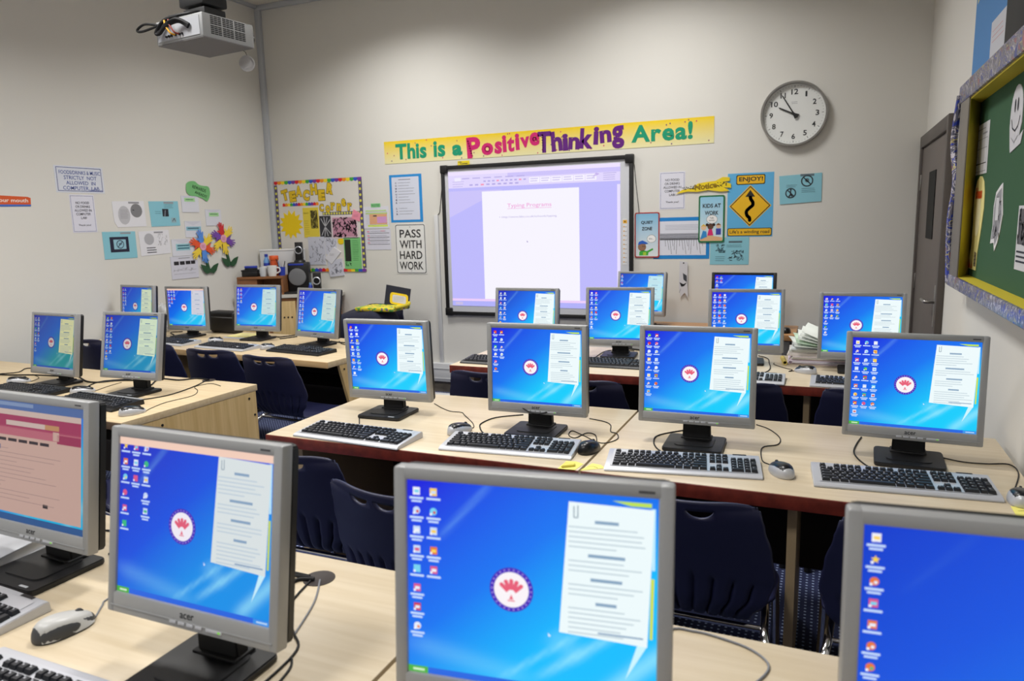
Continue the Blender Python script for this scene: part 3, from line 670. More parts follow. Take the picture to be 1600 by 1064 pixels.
f.poly([(-.005, .05), (.025, .03), (.026, -.02), (.0, .0)], S(70, 72, 80)); f.poly([(-.03, -.02), (.0, -.035), (.028, -.02), (.005, -.05), (-.015, -.055)], S(28, 28, 32)); f.disc(.0, .125, .006, INK, 2, 8); f.line([(-.03, -.1), (-.02, -.07)], .004, GRY)
on_wall('paper_figure', 'small white paper figure hanging below the hand diagram sheet', 'paper figure', f, 'back', -.998, 1.02, off=.012)

# clock
ck = thing('wall_clock', 'round white clock with a silver rim high on the back wall', 'clock', (-.253, YB, 2.174))
RXm = Matrix.Rotation(pi/2, 4, 'X')
b = lathe(BM(), [(.196, 0), (.215, .0), (.22, .012), (.22, .038), (.214, .047), (.206, .047), (.203, .04), (.203, .012), (.196, .012)], 64, RXm, cap=False); obj('rim', b, m_steel, ck)
f = Flat().base([(.205*cos(a*pi/32), .205*sin(a*pi/32)) for a in range(64)], S(236, 238, 236), .014)
for k in range(60):
    a = pi/2-2*pi*k/60; r1 = .192; r0 = .178 if k % 5 == 0 else .186; wd = .0032 if k % 5 == 0 else .0016
    f.line([(r0*cos(a), r0*sin(a)), (r1*cos(a), r1*sin(a))], wd, S(60, 62, 64), 1)
for k in range(1, 13):
    a = pi/2-2*pi*k/12; x, y = .15*cos(a), .15*sin(a); wn = .0115 if k < 10 else .0225
    if k == 1: wn = .006
    if k == 11: wn = .017
    f.text(str(k), x-wn, x+wn, y-.018, y+.018, S(44, 46, 48), 2, .022)
f.lines(-.02, .02, .083, .01, 2, S(170, 172, 174), .003, 1, 0)
obj('dial', f.mesh('dial', m_print), None, ck)
def hand_of(name, ang, l, wd, y):
    b = BM(); c, s = cos(ang), sin(ang)
    def P(u, v): return (c*u-s*v, s*u+c*v)
    prism(b, [P(-.035, -.012), (P(-.03, .012)), P(.02, wd), P(l*.92, wd*.8), P(l, 0), P(l*.92, -wd*.8), P(.02, -wd)], y-.002, y, 'y')
    obj(name, b, m_blackm, ck, smooth=0)
hand_of('hour_hand', radians(90+64), .115, .005, -.020); hand_of('minute_hand', radians(90+32), .158, .0045, -.024)
obj('hub', lathe(BM(), [(.009, .014), (.009, .028), (0, .028)], 16, RXm), m_black, ck)
obj('glass', lathe(BM(), [(.2035, .041), (.2035, .043), (0, .043)], 48, RXm, cap=False), m_glass, ck)

# green pin board on the right wall, deep frame wrapped in foil
gb = thing('pin_board', 'deep-framed green pin board wrapped in patterned foil on the right wall', 'pin board', (XR, 2.45, 1.575))
XI = .075; ya, yb2, za, zb = -1.15, 1.24, -.405, .415   # local: y along the wall, z up, frame stands XI off the wall
obj('felt_backing', box(BM(), -.012, 0, ya, yb2, za, zb), m_feltg, gb)
b = BM(); prism(b, [(-XI+.006, yb2-.225), (-.012, yb2-.085), (-.012, yb2-.06), (-XI+.006, yb2-.20)], za+.035, zb-.06, 'z'); box(b, -XI+.006, -.012, ya, ya+.02, za+.035, zb-.06); box(b, -XI+.006, -.012, ya+.02, yb2-.08, za+.02, za+.04); box(b, -XI+.006, -.012, ya+.02, yb2-.08, zb-.075, zb-.06)
obj('inner_lining', b, m_yellow, gb)
b = BM(); box(b, -XI, -XI+.006, yb2-.222, yb2-.02, za+.035, zb-.06, .002); box(b, -XI+.02, 0, yb2-.04, yb2-.02, za+.035, zb-.06)
obj('metal_frame', b, mat('frame_grey', S(118, 112, 104), .5), gb)
b = BM()
box(b, -XI-.004, -XI+.010, ya-.02, yb2+.02, za-.01, za+.04, .005); box(b, -XI+.006, 0, ya-.02, yb2+.02, za-.012, za+.012, .004); box(b, -XI-.004, 0, ya-.02, yb2+.02, zb-.068, zb+.01, .008)
tube(b, [(-XI+.004, yb2+.0, za), (-XI-.004, yb2+.02, -.15), (-XI+.004, yb2+.0, .03), (-XI-.008, yb2+.035, .2), (-XI, yb2, zb-.03)], .014, 8)
obj('foil_border', b, m_foil, gb)
def pin(name, label, cat, F, y, z, m=None): return on_wall(name, label, cat, F, XR-.0125, y, z, m)
f = Flat().base([(-.15, .1), (.15, .1), (.155, -.1), (-.15, -.1)], S(206, 206, 210)); f.lines(-.1, .1, .08, .02, 1, GRY, .004); f.frame(-.12, -.09, .13, .04, .003, GRY); f.line([(-.02, -.09), (-.02, .04)], .002, GRY); f.rect(-.12, -.06, .13, -.056, INK); f.rect(-.12, 0, .13, .003, GRY); f.rect(.03, .055, .12, .062, GRY)
pin('notice_sheet', 'white form sheet pinned top left on the green board', 'paper', f, 3.525, 1.722)
P = [(-.02, -.185), (.045, -.185), (.055, -.12), (.1, -.02), (.125, .06), (.118, .12), (.09, .165), (.045, .187), (.0, .19), (-.05, .175), (-.085, .14), (-.1, .08), (-.085, 0), (-.085, -.1), (-.135, -.185)]
f = Flat().base(P, S(232, 222, 150), .002); f.poly([(.0, -.17), (.045, -.17), (.048, -.115), (.0, -.11)], S(120, 110, 90)); f.disc(.01, .04, .055, S(244, 238, 196), 1, ry=.09)
f.text('Ideas', -.06, .075, .1, .145, S(206, 84, 34), 3, .05); f.poly([(-.11, -.182), (-.09, -.14), (-.07, -.182)], S(216, 90, 50)); f.poly([(-.06, -.182), (-.045, -.145), (-.03, -.182)], S(216, 90, 50)); f.line([(-.07, -.06), (-.06, -.12)], .006, S(190, 160, 60))
for k in range(3): f.line([(.0, -.13-k*.015), (.046, -.125-k*.015)], .004, S(60, 56, 50), 2)
pin('bulb_cutout', 'yellow light bulb cutout reading ideas on the green board', 'paper cutout', f, 3.49, 1.425)
P = [(-.05, .08), (.01, .1), (.05, .11), (.06, .06), (.085, .0), (.06, -.06), (.03, -.1), (-.01, -.13), (-.03, -.1), (-.09, -.105), (-.07, -.04), (-.075, .03)]
f = Flat().base(P, S(226, 226, 228), .002); f.poly([(x*.85, y*.85) for x, y in P], S(150, 150, 156)); f.scribble(-.05, -.08, .05, .07, 16, INK, .004); f.rect(-.03, -.02, .02, .06, S(206, 206, 210), 3)
pin('robot_cutout', 'grey cutout of a small machine right of the light bulb cutout', 'paper cutout', f, 3.10, 1.462)
P = [(.085*cos(a*pi/12), .085*1.05*sin(a*pi/12)+.012) for a in range(-4, 17)]+[(-.1, -.1), (-.06, -.1), (.02, -.105), (.1, -.1), (.12, -.06), (.075, -.07)]
P = [(.085*cos(a), .02+.09*sin(a)) for a in [pi*.0+k*pi/10 for k in range(11)]]+[(-.085, -.02), (-.06, -.09), (-.05, -.105), (.09, -.085), (.115, -.045), (.06, -.06), (.085, -.02)]
f = Flat().base(P, S(206, 206, 212), .002); f.disc(-.02, .045, .01, INK, 2, 12, .022); f.disc(.02, .045, .01, INK, 2, 12, .022)
f.line([(-.06, .005), (-.04, -.025), (0, -.038), (.04, -.025), (.06, .005)], .006, INK, 2); f.line([(-.05, -.055), (0, -.075), (.05, -.055)], .004, GRY, 2)
pin('smiley_cutout', 'white smiling face cutout near the top of the green board', 'paper cutout', f, 2.93, 1.772)
f = Flat().base(R(.17, .2), S(206, 206, 210)); f.rect(-.07, -.02, .07, .09, S(90, 88, 92)); f.scribble(-.07, -.02, .07, .09, 20, S(30, 30, 32), .008); f.lines(-.07, .07, -.04, .015, 3, INK, .006)
pin('notice_sheet', 'white sheet with a dark picture at the right of the green board', 'paper', f, 2.70, 1.39)
f = Flat().base([(-.35, -.29), (.37, -.29), (.37, .35), (-.35, .35)], S(78, 136, 196), .004)
f.rect(-.32, .08, -.08, .33, S(196, 196, 206)); f.poly([(-.32, .04), (-.08, .09), (-.08, .08), (-.32, .08)], S(206, 200, 150)); f.rect(.05, -.28, .32, -.12, S(204, 206, 214)); f.rect(.02, .3, .08, .34, S(220, 210, 150)); f.rect(.18, .26, .3, .34, S(220, 206, 150)); f.lines(.08, .3, -.16, .02, 3, S(206, 130, 130), .002)
on_wall('chart_poster', 'blue wall chart with pale sheets above the green pin board', 'poster', f, XR, 3.60, 2.33)
b = box(BM(), -.02, 0, -.4, .4, -.3, .35, .004); t = thing('poster_board', 'black poster board above the green pin board at the frame edge', 'display board', (XR-.002, 2.78, 2.33)); obj('backing_sheet', b, m_blackm, t)

# ---------------------------------------------------------------- projector
pj = thing('projector', 'silver ceiling projector with vent slots and bundled black cables', 'projector', (-2.95, 2.972, 2.40), radians(-6.3))
b = box(BM(), -.175, .175, -.155, .155, 0, .112, .006); obj('casing', b, m_silver, pj)
obj('underside', box(BM(), -.172, .172, -.152, .152, -.003, .004), mat('grey_underside', S(116, 114, 114), .6), pj)
b = BM()
for g in range(3):
    for r in range(2):
        for k in range(3):
            for j in range(5):
                y = -.108+g*.072+k*.022; z = .02+r*.046+j*.0085; box(b, .174, .1768, y, y+.018, z, z+.0045)
obj('vent', b, m_blackm, pj)
obj('rear_panel', box(BM(), -.16, .155, -.158, -.15, .012, .1), m_silver2, pj)
b = BM()
for x in (-.09, -.07, -.05, -.02, .01, .03): lathe(b, [(.006, 0), (.006, .008), (0, .008)], 10, Matrix.Translation((x, -.157, .03)) @ RXm)
obj('socket', b, m_black, pj)
for c, x0 in ((S(206, 150, 20), -.02), (S(120, 42, 34), .01)):
    b = BM(); tube(b, [(x0, -.165, .03), (x0-.005, -.185, .035), (x0-.03, -.19, .07), (x0-.05, -.18, .1)], .0045, 8); obj('connector_lead', b, mat('lead', c, .5), pj)
b = BM()
for k in range(6):
    j = random.uniform(-.012, .012); tube(b, [(.09+j, -.165, .06+j), (.03, -.185-j, .09+j), (-.05, -.19, .075+j), (-.1+j, -.185, .05+j), (-.13, -.18+j, .06+j), (-.06+j, -.17, .11), (.05, -.1+j, .135), (.02, -.02, .16)], .008, 8)
tube(b, [(-.1, -.18, .08), (-.2, -.19, .1), (-.26, -.19, .09), (-.27, -.19, .075), (-.22, -.19, .07), (-.12, -.185, .08)], .006, 8)
obj('cable', b, m_cable, pj)
b = lathe(BM(), [(.045, 0), (.045, .03), (.036, .03), (.03, .005), (0, .005)], 28, Matrix.Translation((.1, .155, .055)) @ Matrix.Rotation(-pi/2, 4, 'X')); obj('lens', b, m_gloss, pj)
b = lathe(BM(), [(.036, 0), (.040, 0), (.040, .012), (.034, .012), (.034, .004), (.026, .004), (.026, .006), (0, .006)], 32, Matrix.Translation((.075, .185, -.058)) @ Matrix.Rotation(radians(48), 4, 'Z') @ Matrix.Rotation(radians(100), 4, 'X'))
obj('lens_cap', b, mat('lens_cap_grey', S(186, 184, 184), .3), pj)
b = BM(); tube(b, [(.078, .185, -.02), (.085, .17, -.004), (.085, .15, .0)], .0015, 6); obj('cap_string', b, m_cable, pj)
b = box(BM(), -.08, .08, -.06, .07, .115, .175, .006); box(b, -.095, .085, -.07, .08, .185, .235, .008); box(b, -.05, .05, -.05, .05, .17, .19)
tube(b, [(0, 0, .21), (0, 0, 1.1)], .03, 16, 0); obj('ceiling_bracket', b, m_blackm, pj)

# ---------------------------------------------------------------- desks
def desk(label, cx, cy, rz, w, d, h, top, edge, th=.04, style='row', centre=True):
    t = thing('computer_desk', label, 'desk', (cx, cy, 0), rz, 'computer desks')
    obj('tabletop', box(BM(), -w/2, w/2, -d/2+.004, d/2, h-th, h, .002), top, t)
    obj('edge_band', box(BM(), -w/2, w/2, -d/2, -d/2+.005, h-th-.002, h-.0015, .0015), edge, t)
    hb = h-th
    if style == 'row':
        for x in (-w/2+.09, w/2-.115): obj('side_panel', box(BM(), x, x+.025, -d/2+.06, d/2-.06, 0, hb), m_legp, t)
        if centre: obj('support_panel', box(BM(), -.012, .013, -d/2+.07, d/2-.06, 0, hb), m_legp, t)
        obj('modesty_panel', box(BM(), -w/2+.116, -.012, d/2-.1, d/2-.08, .22, hb), m_dark, t)
        obj('modesty_panel', box(BM(), .013, w/2-.116, d/2-.1, d/2-.08, .22, hb), m_dark, t)
    else:
        for x in ((-w/2, w/2-.022) if style == 'both' else (w/2-.022,)):
            P = [(-d/2+.1, hb), (d/2-.012, hb), (d/2-.012, 0), (-d/2+.30, 0)]
            b = prism(BM(), P, x, x+.02, 'x'); p = obj('side_panel', b, m_panel, t)
            bb = BM()
            for y, z in ((-d/2+.14, hb-.03), (-d/2+.2, hb-.03), (d/2-.06, hb-.03), (d/2-.03, hb-.12)): lathe(bb, [(.006, 0), (.006, .003), (0, .003)], 10, Matrix.Translation((x+.02, y, z)) @ Matrix.Rotation(pi/2, 4, 'Y'))
            obj('screw_cap', bb, m_blackm, p)
        obj('modesty_panel', box(BM(), -w/2+.022, w/2-.022, d/2-.12, d/2-.1, .15, hb), m_dark, t)
        obj('shelf', box(BM(), -w/2+.022, w/2-.022, -.05, d/2-.121, .46, .475), m_dark, t)
    return t
SEAM = -.6635
fd1 = desk('pale desk nearest the camera on the left, with two grey monitors', SEAM-.604, .883, 0, 1.2, .757, .73, m_desk, m_red)
desk('pale desk nearest the camera on the right, mostly behind two big monitors', SEAM+.604, .883, 0, 1.2, .757, .73, m_desk, m_red)
desk('middle row desk left of the seam, with a dark red front edge', SEAM-.608, 2.388, 0, 1.208, .757, .73, m_desk, m_red)
desk('middle row desk right of the seam, against the right wall', SEAM+.602, 2.388, 0, 1.196, .757, .73, m_desk, m_red)
desk('rear row desk in front of the whiteboard, with a black keyboard at its left end', SEAM-.592, 3.765, 0, 1.18, .757, .73, m_desk, m_red)
desk('rear row desk on the right, carrying a stack of papers', SEAM+.602, 3.765, 0, 1.196, .757, .73, m_desk, m_red)
da = desk('pale desk on the left with a wooden end panel, cables across its top', -3.775, 2.435, radians(-1.3), 2.26, .775, .70, m_desk_y, m_edge, .032, 'both')
a = radians(-4.7); ux, uy = cos(a), sin(a); vx, vy = -sin(a), cos(a)
def bpos(s, t): return (-2.619-ux*s+vx*t, 3.347-uy*s+vy*t)
x, y = bpos(.73, .375); desk('back left desk ending in a slanted panel, nearest the middle aisle', x, y, a, 1.46, .75, .71, m_desk_y, m_tan, .035, 'both')
x, y = bpos(1.865, .375); desk('back left desk against the left wall, with a monitor half hidden', x, y, a, .80, .75, .71, m_desk_y, m_tan, .035, 'both')
# grommets
for (px, py, pz, par, lab) in ((-.977, 1.172, .73, fd1, None), (-2.955, 2.79, .70, da, None)):
    b = lathe(BM(), [(.034, -.002), (.034, .0015), (.028, .0012), (.027, .0006), (0, .0006)], 28)
    o = obj('cable_grommet', b, mat('grommet_brown', S(40, 30, 26), .6), par)
    v = Matrix.Rotation(-par.rotation_euler.z, 4, 'Z') @ Vector((px-par.location.x, py-par.location.y, pz)); o.location = v

# ---------------------------------------------------------------- monitors
MW, MH, SW, SH = .376, .325, .338, .270
ICONC = [S(230, 236, 250), S(210, 60, 70), S(120, 210, 240), S(240, 240, 250), S(230, 120, 60), S(60, 190, 130), S(250, 210, 90), S(200, 220, 250), S(220, 90, 140)]
def lerp(a, b, t): t = max(0, min(1, t)); return tuple(a[i]+(b[i]-a[i])*t for i in range(3))
def wallpaper(u, v, deep, mid, cyan):
    s = .78*u+.72*(1-v)-.06
    s -= .8*max(0, u-.8)*max(0, .35-v)*10+.28*max(0, u-.6)*max(0, v-.55)*4
    c = lerp(deep, mid, s/.55) if s < .55 else lerp(mid, cyan, (s-.55)/.42)
    ray = 0
    for (x0, y0, x1, y1, wd, am) in ((.40, .04, .74, .34, .012, .35), (.56, .08, .95, .42, .018, .5), (.80, .02, 1.05, .30, .035, .6), (.14, .72, .36, 1.02, .014, .16), (.60, .30, .72, .18, .05, .22), (.0, .16, .5, .05, .05, .18)):
        dx, dy = x1-x0, y1-y0; l = math.hypot(dx, dy); t = ((u-x0)*dx+(v-y0)*dy)/(l*l); d = abs((u-x0)*dy-(v-y0)*dx)/l
        if -.1 < t < 1.1: ray += am*math.exp(-(d/wd)**2)*max(0, min(1, 4*(t+.1)*(1.1-t)))
    return lerp(c, (.35, .85, 1), min(ray, .75)*(1 if cyan[1] > .3 else .12))
def screen_mesh(seed, cols, rows, tint=(1, 1, 1), page=S(238, 250, 252), bar=None, mode='desk', deep=S(26, 34, 222), mid=S(22, 118, 242), cyan=S(22, 205, 252), pagex=0.0):
    rnd = random.Random(seed); f = Flat(.00022); f.front = 0
    T = lambda c: (c[0]*tint[0], c[1]*tint[1], c[2]*tint[2], 1)
    X = lambda u: (u-.5)*SW
    Y = lambda v: (v-.5)*SH
    def rect(u0, v0, u1, v1, c, L=1): f.rect(X(u0), Y(v0), X(u1), Y(v1), T(c), L)
    def poly(p, c, L=1): f.poly([(X(u), Y(v)) for u, v in p], T(c), L)
    nx, ny = 44, 36
    for i in range(nx):
        for j in range(ny):
            us, vs = (i/nx, (i+1)/nx), (j/ny, (j+1)/ny); q = [(us[0], vs[0]), (us[1], vs[0]), (us[1], vs[1]), (us[0], vs[1])]
            f.poly([(X(u), Y(v)) for u, v in q], [T(wallpaper(u, v, deep, mid, cyan)) for u, v in q], 0)
    TX = S(200, 222, 255)
    if mode == 'web':
        rect(0, .93, 1, 1, S(96, 124, 180)); rect(0, .96, .5, .99, S(150, 170, 205), 2)
        rect(0, .07, .97, .93, S(232, 190, 172)); rect(0, .885, .97, .93, S(236, 206, 190), 2); rect(0, .78, .97, .885, S(186, 66, 104), 2); rect(0, .715, .97, .79, S(214, 118, 132), 2)
        rect(.22, .8, .62, .84, S(236, 206, 192), 3); rect(.62, .8, .76, .84, S(220, 160, 110), 3); rect(.74, .70, .97, .77, S(178, 62, 98), 3); rect(.7, .72, .76, .79, S(232, 190, 172), 3)
        for k in range(6): rect(.02+k*.11, .665, .11+k*.11, .69, S(66, 54, 60), 3)
        for k in range(14): rect(.04, .6-k*.035, .04+rnd.uniform(.1, .85), .604-k*.035, S(180, 150, 142), 3)
        rect(.05, .59, .16, .63, S(140, 130, 160), 3); rect(.6, .16, .65, .19, S(60, 50, 52), 3); rect(0, 0, 1, .055, S(52, 100, 160), 2)
    else:
        rect(0, 0, 1, .032, S(40, 104, 226), 1); rect(0, 0, .085, .034, S(80, 180, 70), 2); rect(.02, .01, .07, .022, S(210, 240, 200), 3); rect(.9, 0, 1, .03, S(60, 150, 236), 2); rect(.92, .01, .985, .02, S(190, 220, 250), 3)
        for c in range(cols):
            for r in range(rows if c == 0 else max(2, rows-rnd.randint(0, 3))):
                u, v = .04+c*.073, .945-r*.1; col = rnd.choice(ICONC); k = rnd.random()
                if k < .15: 
                    f.poly([(X(u)+.0052*(1 if n % 2 == 0 else .45)*cos(pi/2+n*pi/5), Y(v)+.0052*(1 if n % 2 == 0 else .45)*sin(pi/2+n*pi/5)) for n in range(10)], T(rnd.choice((S(250, 220, 200), S(250, 210, 60)))), 2)
                elif k < .6: rect(u-.015, v-.02, u+.015, v+.019, col, 2); rect(u-.009, v-.009, u+.011, v+.006, rnd.choice(ICONC), 3)
                else: f.disc(X(u), Y(v), .0053, T(col), 2, 10); f.disc(X(u)+.0015, Y(v)-.0012, .0021, T(rnd.choice(ICONC)), 3, 8)
                rect(u-.015, v-.02, u-.006, v-.008, S(245, 248, 255), 4)
                rect(u-.03, v-.042, u+.03, v-.031, TX, 2)
                if rnd.random() < .7: rect(u-.022, v-.058, u+.022, v-.048, TX, 2)
        if mode == 'plain': return f.mesh('screen', m_screen)
        # school crest
        cx, cy, rr = X(.438), Y(.49), .0300
        f.disc(cx, cy, rr, T(S(72, 40, 186)), 1, 36); f.disc(cx, cy, rr*.80, T(S(250, 244, 248)), 2, 32)
        for k in range(26):
            a = 2*pi*k/26; f.rect(cx+rr*.9*cos(a)-.0009, cy+rr*.9*sin(a)-.0009, cx+rr*.9*cos(a)+.0009, cy+rr*.9*sin(a)+.0009, T(S(190, 170, 236)), 2)
        RDC = T(S(232, 96, 122))
        for k in range(5):
            a = pi/2+(k-2)*.42; b0 = .006; f.line([(cx+b0*cos(a), cy-.006+b0*sin(a)), (cx+.018*cos(a), cy-.006+.018*sin(a))], .0056, RDC, 3); f.disc(cx+.018*cos(a), cy-.006+.018*sin(a), .003, RDC, 3, 9)
        f.poly([(cx-.003, cy-.013), (cx+.003, cy-.013), (cx, cy-.006)], RDC, 3); f.rect(cx-.005, cy-.0155, cx+.005, cy-.014, RDC, 3)
        if mode == 'desk':
            p = pagex
            poly([(.665+p, .955), (.985, .945), (.965, .29), (.63+p, .31)], page, 3)
            poly([(.93, .30), (.965, .295), (.885, .12)], S(206, 246, 255), 2)
            poly([(.83, .975), (.975, .975), (.975, .955), (.9, .955)], S(190, 226, 90), 2); poly([(.975, .95), (.99, .95), (.99, .66), (.978, .66)], S(190, 236, 255), 2); poly([(.976, .62), (.988, .62), (.984, .33), (.974, .33)], S(210, 224, 70), 2)
            f.line([(X(.685+p), Y(.935)), (X(.685+p), Y(.88)), (X(.70+p), Y(.88)), (X(.70+p), Y(.94))], .0014, T(S(130, 150, 165)), 4)
            LC = S(196, 212, 220); HC = S(140, 168, 194); v = .865
            for (nl, hw) in ((5, .045), (3, .07), (3, .06), (6, .04)):
                rect(.81-hw+p*.5, v-.008, .81+hw+p*.5, v+.008, HC, 4); v -= .03
                for k in range(nl): e = rnd.uniform(.86, .955) if k < nl-1 else rnd.uniform(.74, .9); rect(.665+p, v-.0035, e, v+.0035, LC, 4); v -= .024
                v -= .014
            rect(.78, .325, .95, .333, S(130, 160, 190), 4)
        if bar: rect(0, .955, 1, 1, bar, 5)
        poly([(.585, .30), (.598, .285), (.589, .28)], S(240, 245, 255), 5)
    return f.mesh('screen', m_screen)

def bezel_mesh():
    b = BM(); x, z = MW/2, MH/2; xi, zt, zb_ = SW/2, z-.018, z-.018-SH
    outer = rrect(-x, -z, x, z, .008, 3); t = .022
    # frame as four bars with bevelled rims
    box(b, -x, -xi, -.004, t, -z, z, .004); box(b, xi, x, -.004, t, -z, z, .004)
    box(b, -xi-.006, xi+.006, -.004, t, zt, z, .004); box(b, -xi-.006, xi+.006, -.004, t, -z, zb_, .004)
    # sloping inner lip
    for (p, q) in (((-xi, zb_), (-xi, zt)), ((xi, zt), (xi, zb_)), ((-xi, zt), (xi, zt)), ((xi, zb_), (-xi, zb_))): pass
    box(b, -x+.01, x-.01, -.0055, -.003, -z+.0125, -z+.0145)
    return mesh_of(b, 'bezel', m_silver, 40)
BEZ = bezel_mesh()
def shell_mesh():
    b = BM(); prism(b, rrect(-MW/2+.002, -MH/2+.002, MW/2-.002, MH/2-.002, .01, 3), .0215, .040, 'y', .003)
    box(b, -.13, .13, .039, .058, -.11, .11, .01); return mesh_of(b, 'rear_shell', m_black, 40)
SHELL = shell_mesh()
def base_mesh():
    b = BM(); prism(b, rrect(-.095, -.09, .095, .085, .014, 4), 0, .013, 'z', .0025); prism(b, rrect(-.062, -.055, .062, .06, .02, 4), .012, .0155, 'z', .001)
    return mesh_of(b, 'stand_base', m_black, 40)
BASE = base_mesh()
def btn(x, w2):
    b = box(BM(), x-w2, x+w2, -.0062, -.003, -MH/2+.008, -MH/2+.0135, .0008); return mesh_of(b, 'button', m_silver2)
BTN = [btn(x, .0075) for x in (-.03, -.011, .008, .027)]+[btn(.06, .017)]
LED = mesh_of(box(BM(), .069, .074, -.0068, -.006, -MH/2+.0095, -MH/2+.0125), 'power_light', m_green)
f = Flat(.0002); f.front = .0042; f.text('acer', -.0155, .0155, -.1435, -.1345, S(40, 42, 46), 1, .012); LOGO = f.mesh('brand_lettering', m_print)
f = Flat(.0002); f.front = .0042; f.lines(.145, .165, .1545, .01, 1, S(70, 70, 74), .003, 1, 0); MODEL = f.mesh('model_lettering', m_print)
f = Flat(.0002); f.front = -.0; f.base(R(.026, .006), S(180, 182, 186), .0006); STK = f.mesh('base_sticker', m_print)
SCR_Z = MH/2-.018-SH/2
def monitor(label, x, y, zc, yaw, tilt, ztop, screen, group, dark=False, base_dy=-.005, wide=1.0, cat='monitor', sticker=False):
    t = thing('monitor', label, cat, (x, y, ztop), radians(yaw), group); h = zc-ztop
    Rm = (radians(-tilt), 0, 0)
    def part(nm, me):
        o = bpy.data.objects.new(nm, me); link(o, t); o.location = (0, 0, h); o.rotation_euler = Rm; o.scale = (wide, 1, 1); return o
    if dark:
        me = BEZ.copy(); me.materials.clear(); me.materials.append(m_black); part('bezel', me)
    else: part('bezel', BEZ)
    part('rear_shell', SHELL)
    o = part('screen', screen); o.location = (0, sin(radians(-tilt))*-SCR_Z*0, h); o.location = Vector((0, 0, h))+Matrix.Rotation(radians(-tilt), 3, 'X') @ Vector((0, .001, SCR_Z))
    if not dark:
        for k, me in enumerate(BTN): part('button', me)
        part('power_light', LED); part('brand_lettering', LOGO); part('model_lettering', MODEL)
    b = BM(); zt = h-.09
    P = [(-.043, .026), (.043, .026), (.043, .062), (-.043, .062)]
    prism(b, [(-.046, .012), (.046, .012), (.042, zt), (-.042, zt)], .03, .058, 'y', .003); box(b, -.05, .05, .02, .07, .012, .02, .003)
    obj('stand_neck', b, m_blackm, t); o = obj('stand_base', BASE, None, t); o.location = (0, base_dy, 0)
    if sticker:
        s = obj('sticker', STK, None, o); s.location = (.055, -.078, .0132); s.rotation_euler = (-pi/2, 0, 0)
    return t
MON = {
 'F1': (-1.585, .985, .968, -1.3, 7.5), 'F2': (-.948, .828, .983, .2, 8.7), 'F3': (-.345, .819, .990, 7.3, 5.3), 'F4': (.222, .914, .970, 5.0, 2.7),
 'M1': (-1.591, 2.405, .949, 2.4, -2.6), 'M2': (-.937, 2.359, .959, 1.4, 1.7), 'M3': (-.380, 2.378, .965, 1.5, 3.7), 'M4': (.252, 2.433, .957, -2.6, 3.8),
 'B1': (-1.529, 3.716, .957, .2, 6.2), 'B2': (-1.042, 3.887, .951, 6.0, 5.6), 'B3': (-.375, 3.892, .949, 4.7, 5.4), 'B4': (.161, 3.806, .946, -.3, 5.8),
 'W1': (-1.25, 5.27, .94, -10, 6.2), 'W2': (-.53, 5.27, .935, -4, 4),
 'A1': (-3.684, 2.479, .914, -3.0, 8.5), 'A2': (-3.080, 2.448, .937, 2.4, 10.3),
 'L0': (-4.639, 3.777, .935, -4.8, 5.7), 'L1': (-4.299, 3.913, .917, 3.5, 1.7), 'L2': (-3.670, 3.945, .932, 3.3, 7.0), 'L3': (-3.072, 3.848, .924, -7.9, 9.1)}
PEACH = S(252, 214, 190)
YP = S(226, 236, 190)
SCR = {
 'F1': dict(seed=1, cols=0, rows=0, mode='web', tint=(.6, .62, .66)), 'F2': dict(seed=2, cols=3, rows=6, bar=PEACH, page=S(226, 234, 230), deep=S(32, 40, 196), mid=S(18, 84, 226), cyan=S(16, 150, 236), tint=(.9, .9, .95)),
 'F3': dict(seed=3, cols=2, rows=8, cyan=S(20, 190, 255)), 'F4': dict(seed=4, cols=1, rows=9, mode='plain', deep=S(14, 62, 206), mid=S(18, 84, 222), cyan=S(22, 110, 232)),
 'M1': dict(seed=5, cols=2, rows=8), 'M2': dict(seed=6, cols=2, rows=6), 'M3': dict(seed=7, cols=2, rows=8), 'M4': dict(seed=8, cols=3, rows=9),
 'B1': dict(seed=9, cols=2, rows=8, deep=S(24, 40, 190)), 'B2': dict(seed=10, cols=2, rows=8, mid=S(30, 130, 245)), 'B3': dict(seed=11, cols=3, rows=7), 'B4': dict(seed=12, cols=3, rows=7),
 'W1': dict(seed=13, cols=1, rows=3, page=S(190, 230, 240), deep=S(30, 70, 190)), 'W2': dict(seed=14, cols=2, rows=4, pagex=.05),
 'A1': dict(seed=15, cols=2, rows=7, page=(1.2, 1.15, .66), tint=(.44, .46, .44), cyan=S(20, 180, 190), deep=S(40, 60, 200)), 'A2': dict(seed=16, cols=2, rows=8, page=(1.0, 1.16, .85), tint=(.58, .6, .6), cyan=S(20, 170, 225), deep=S(36, 50, 210)),
 'L0': dict(seed=17, cols=2, rows=8, page=(1.0, 1.05, .75), tint=(.55, .6, .6)), 'L1': dict(seed=18, cols=3, rows=5, bar=PEACH, page=S(222, 220, 226), tint=(.85, .85, .9)), 'L2': dict(seed=19, cols=2, rows=7, page=S(214, 236, 232), tint=(.8, .85, .88)), 'L3': dict(seed=20, cols=2, rows=8, page=S(216, 234, 226), tint=(.8, .84, .86))}
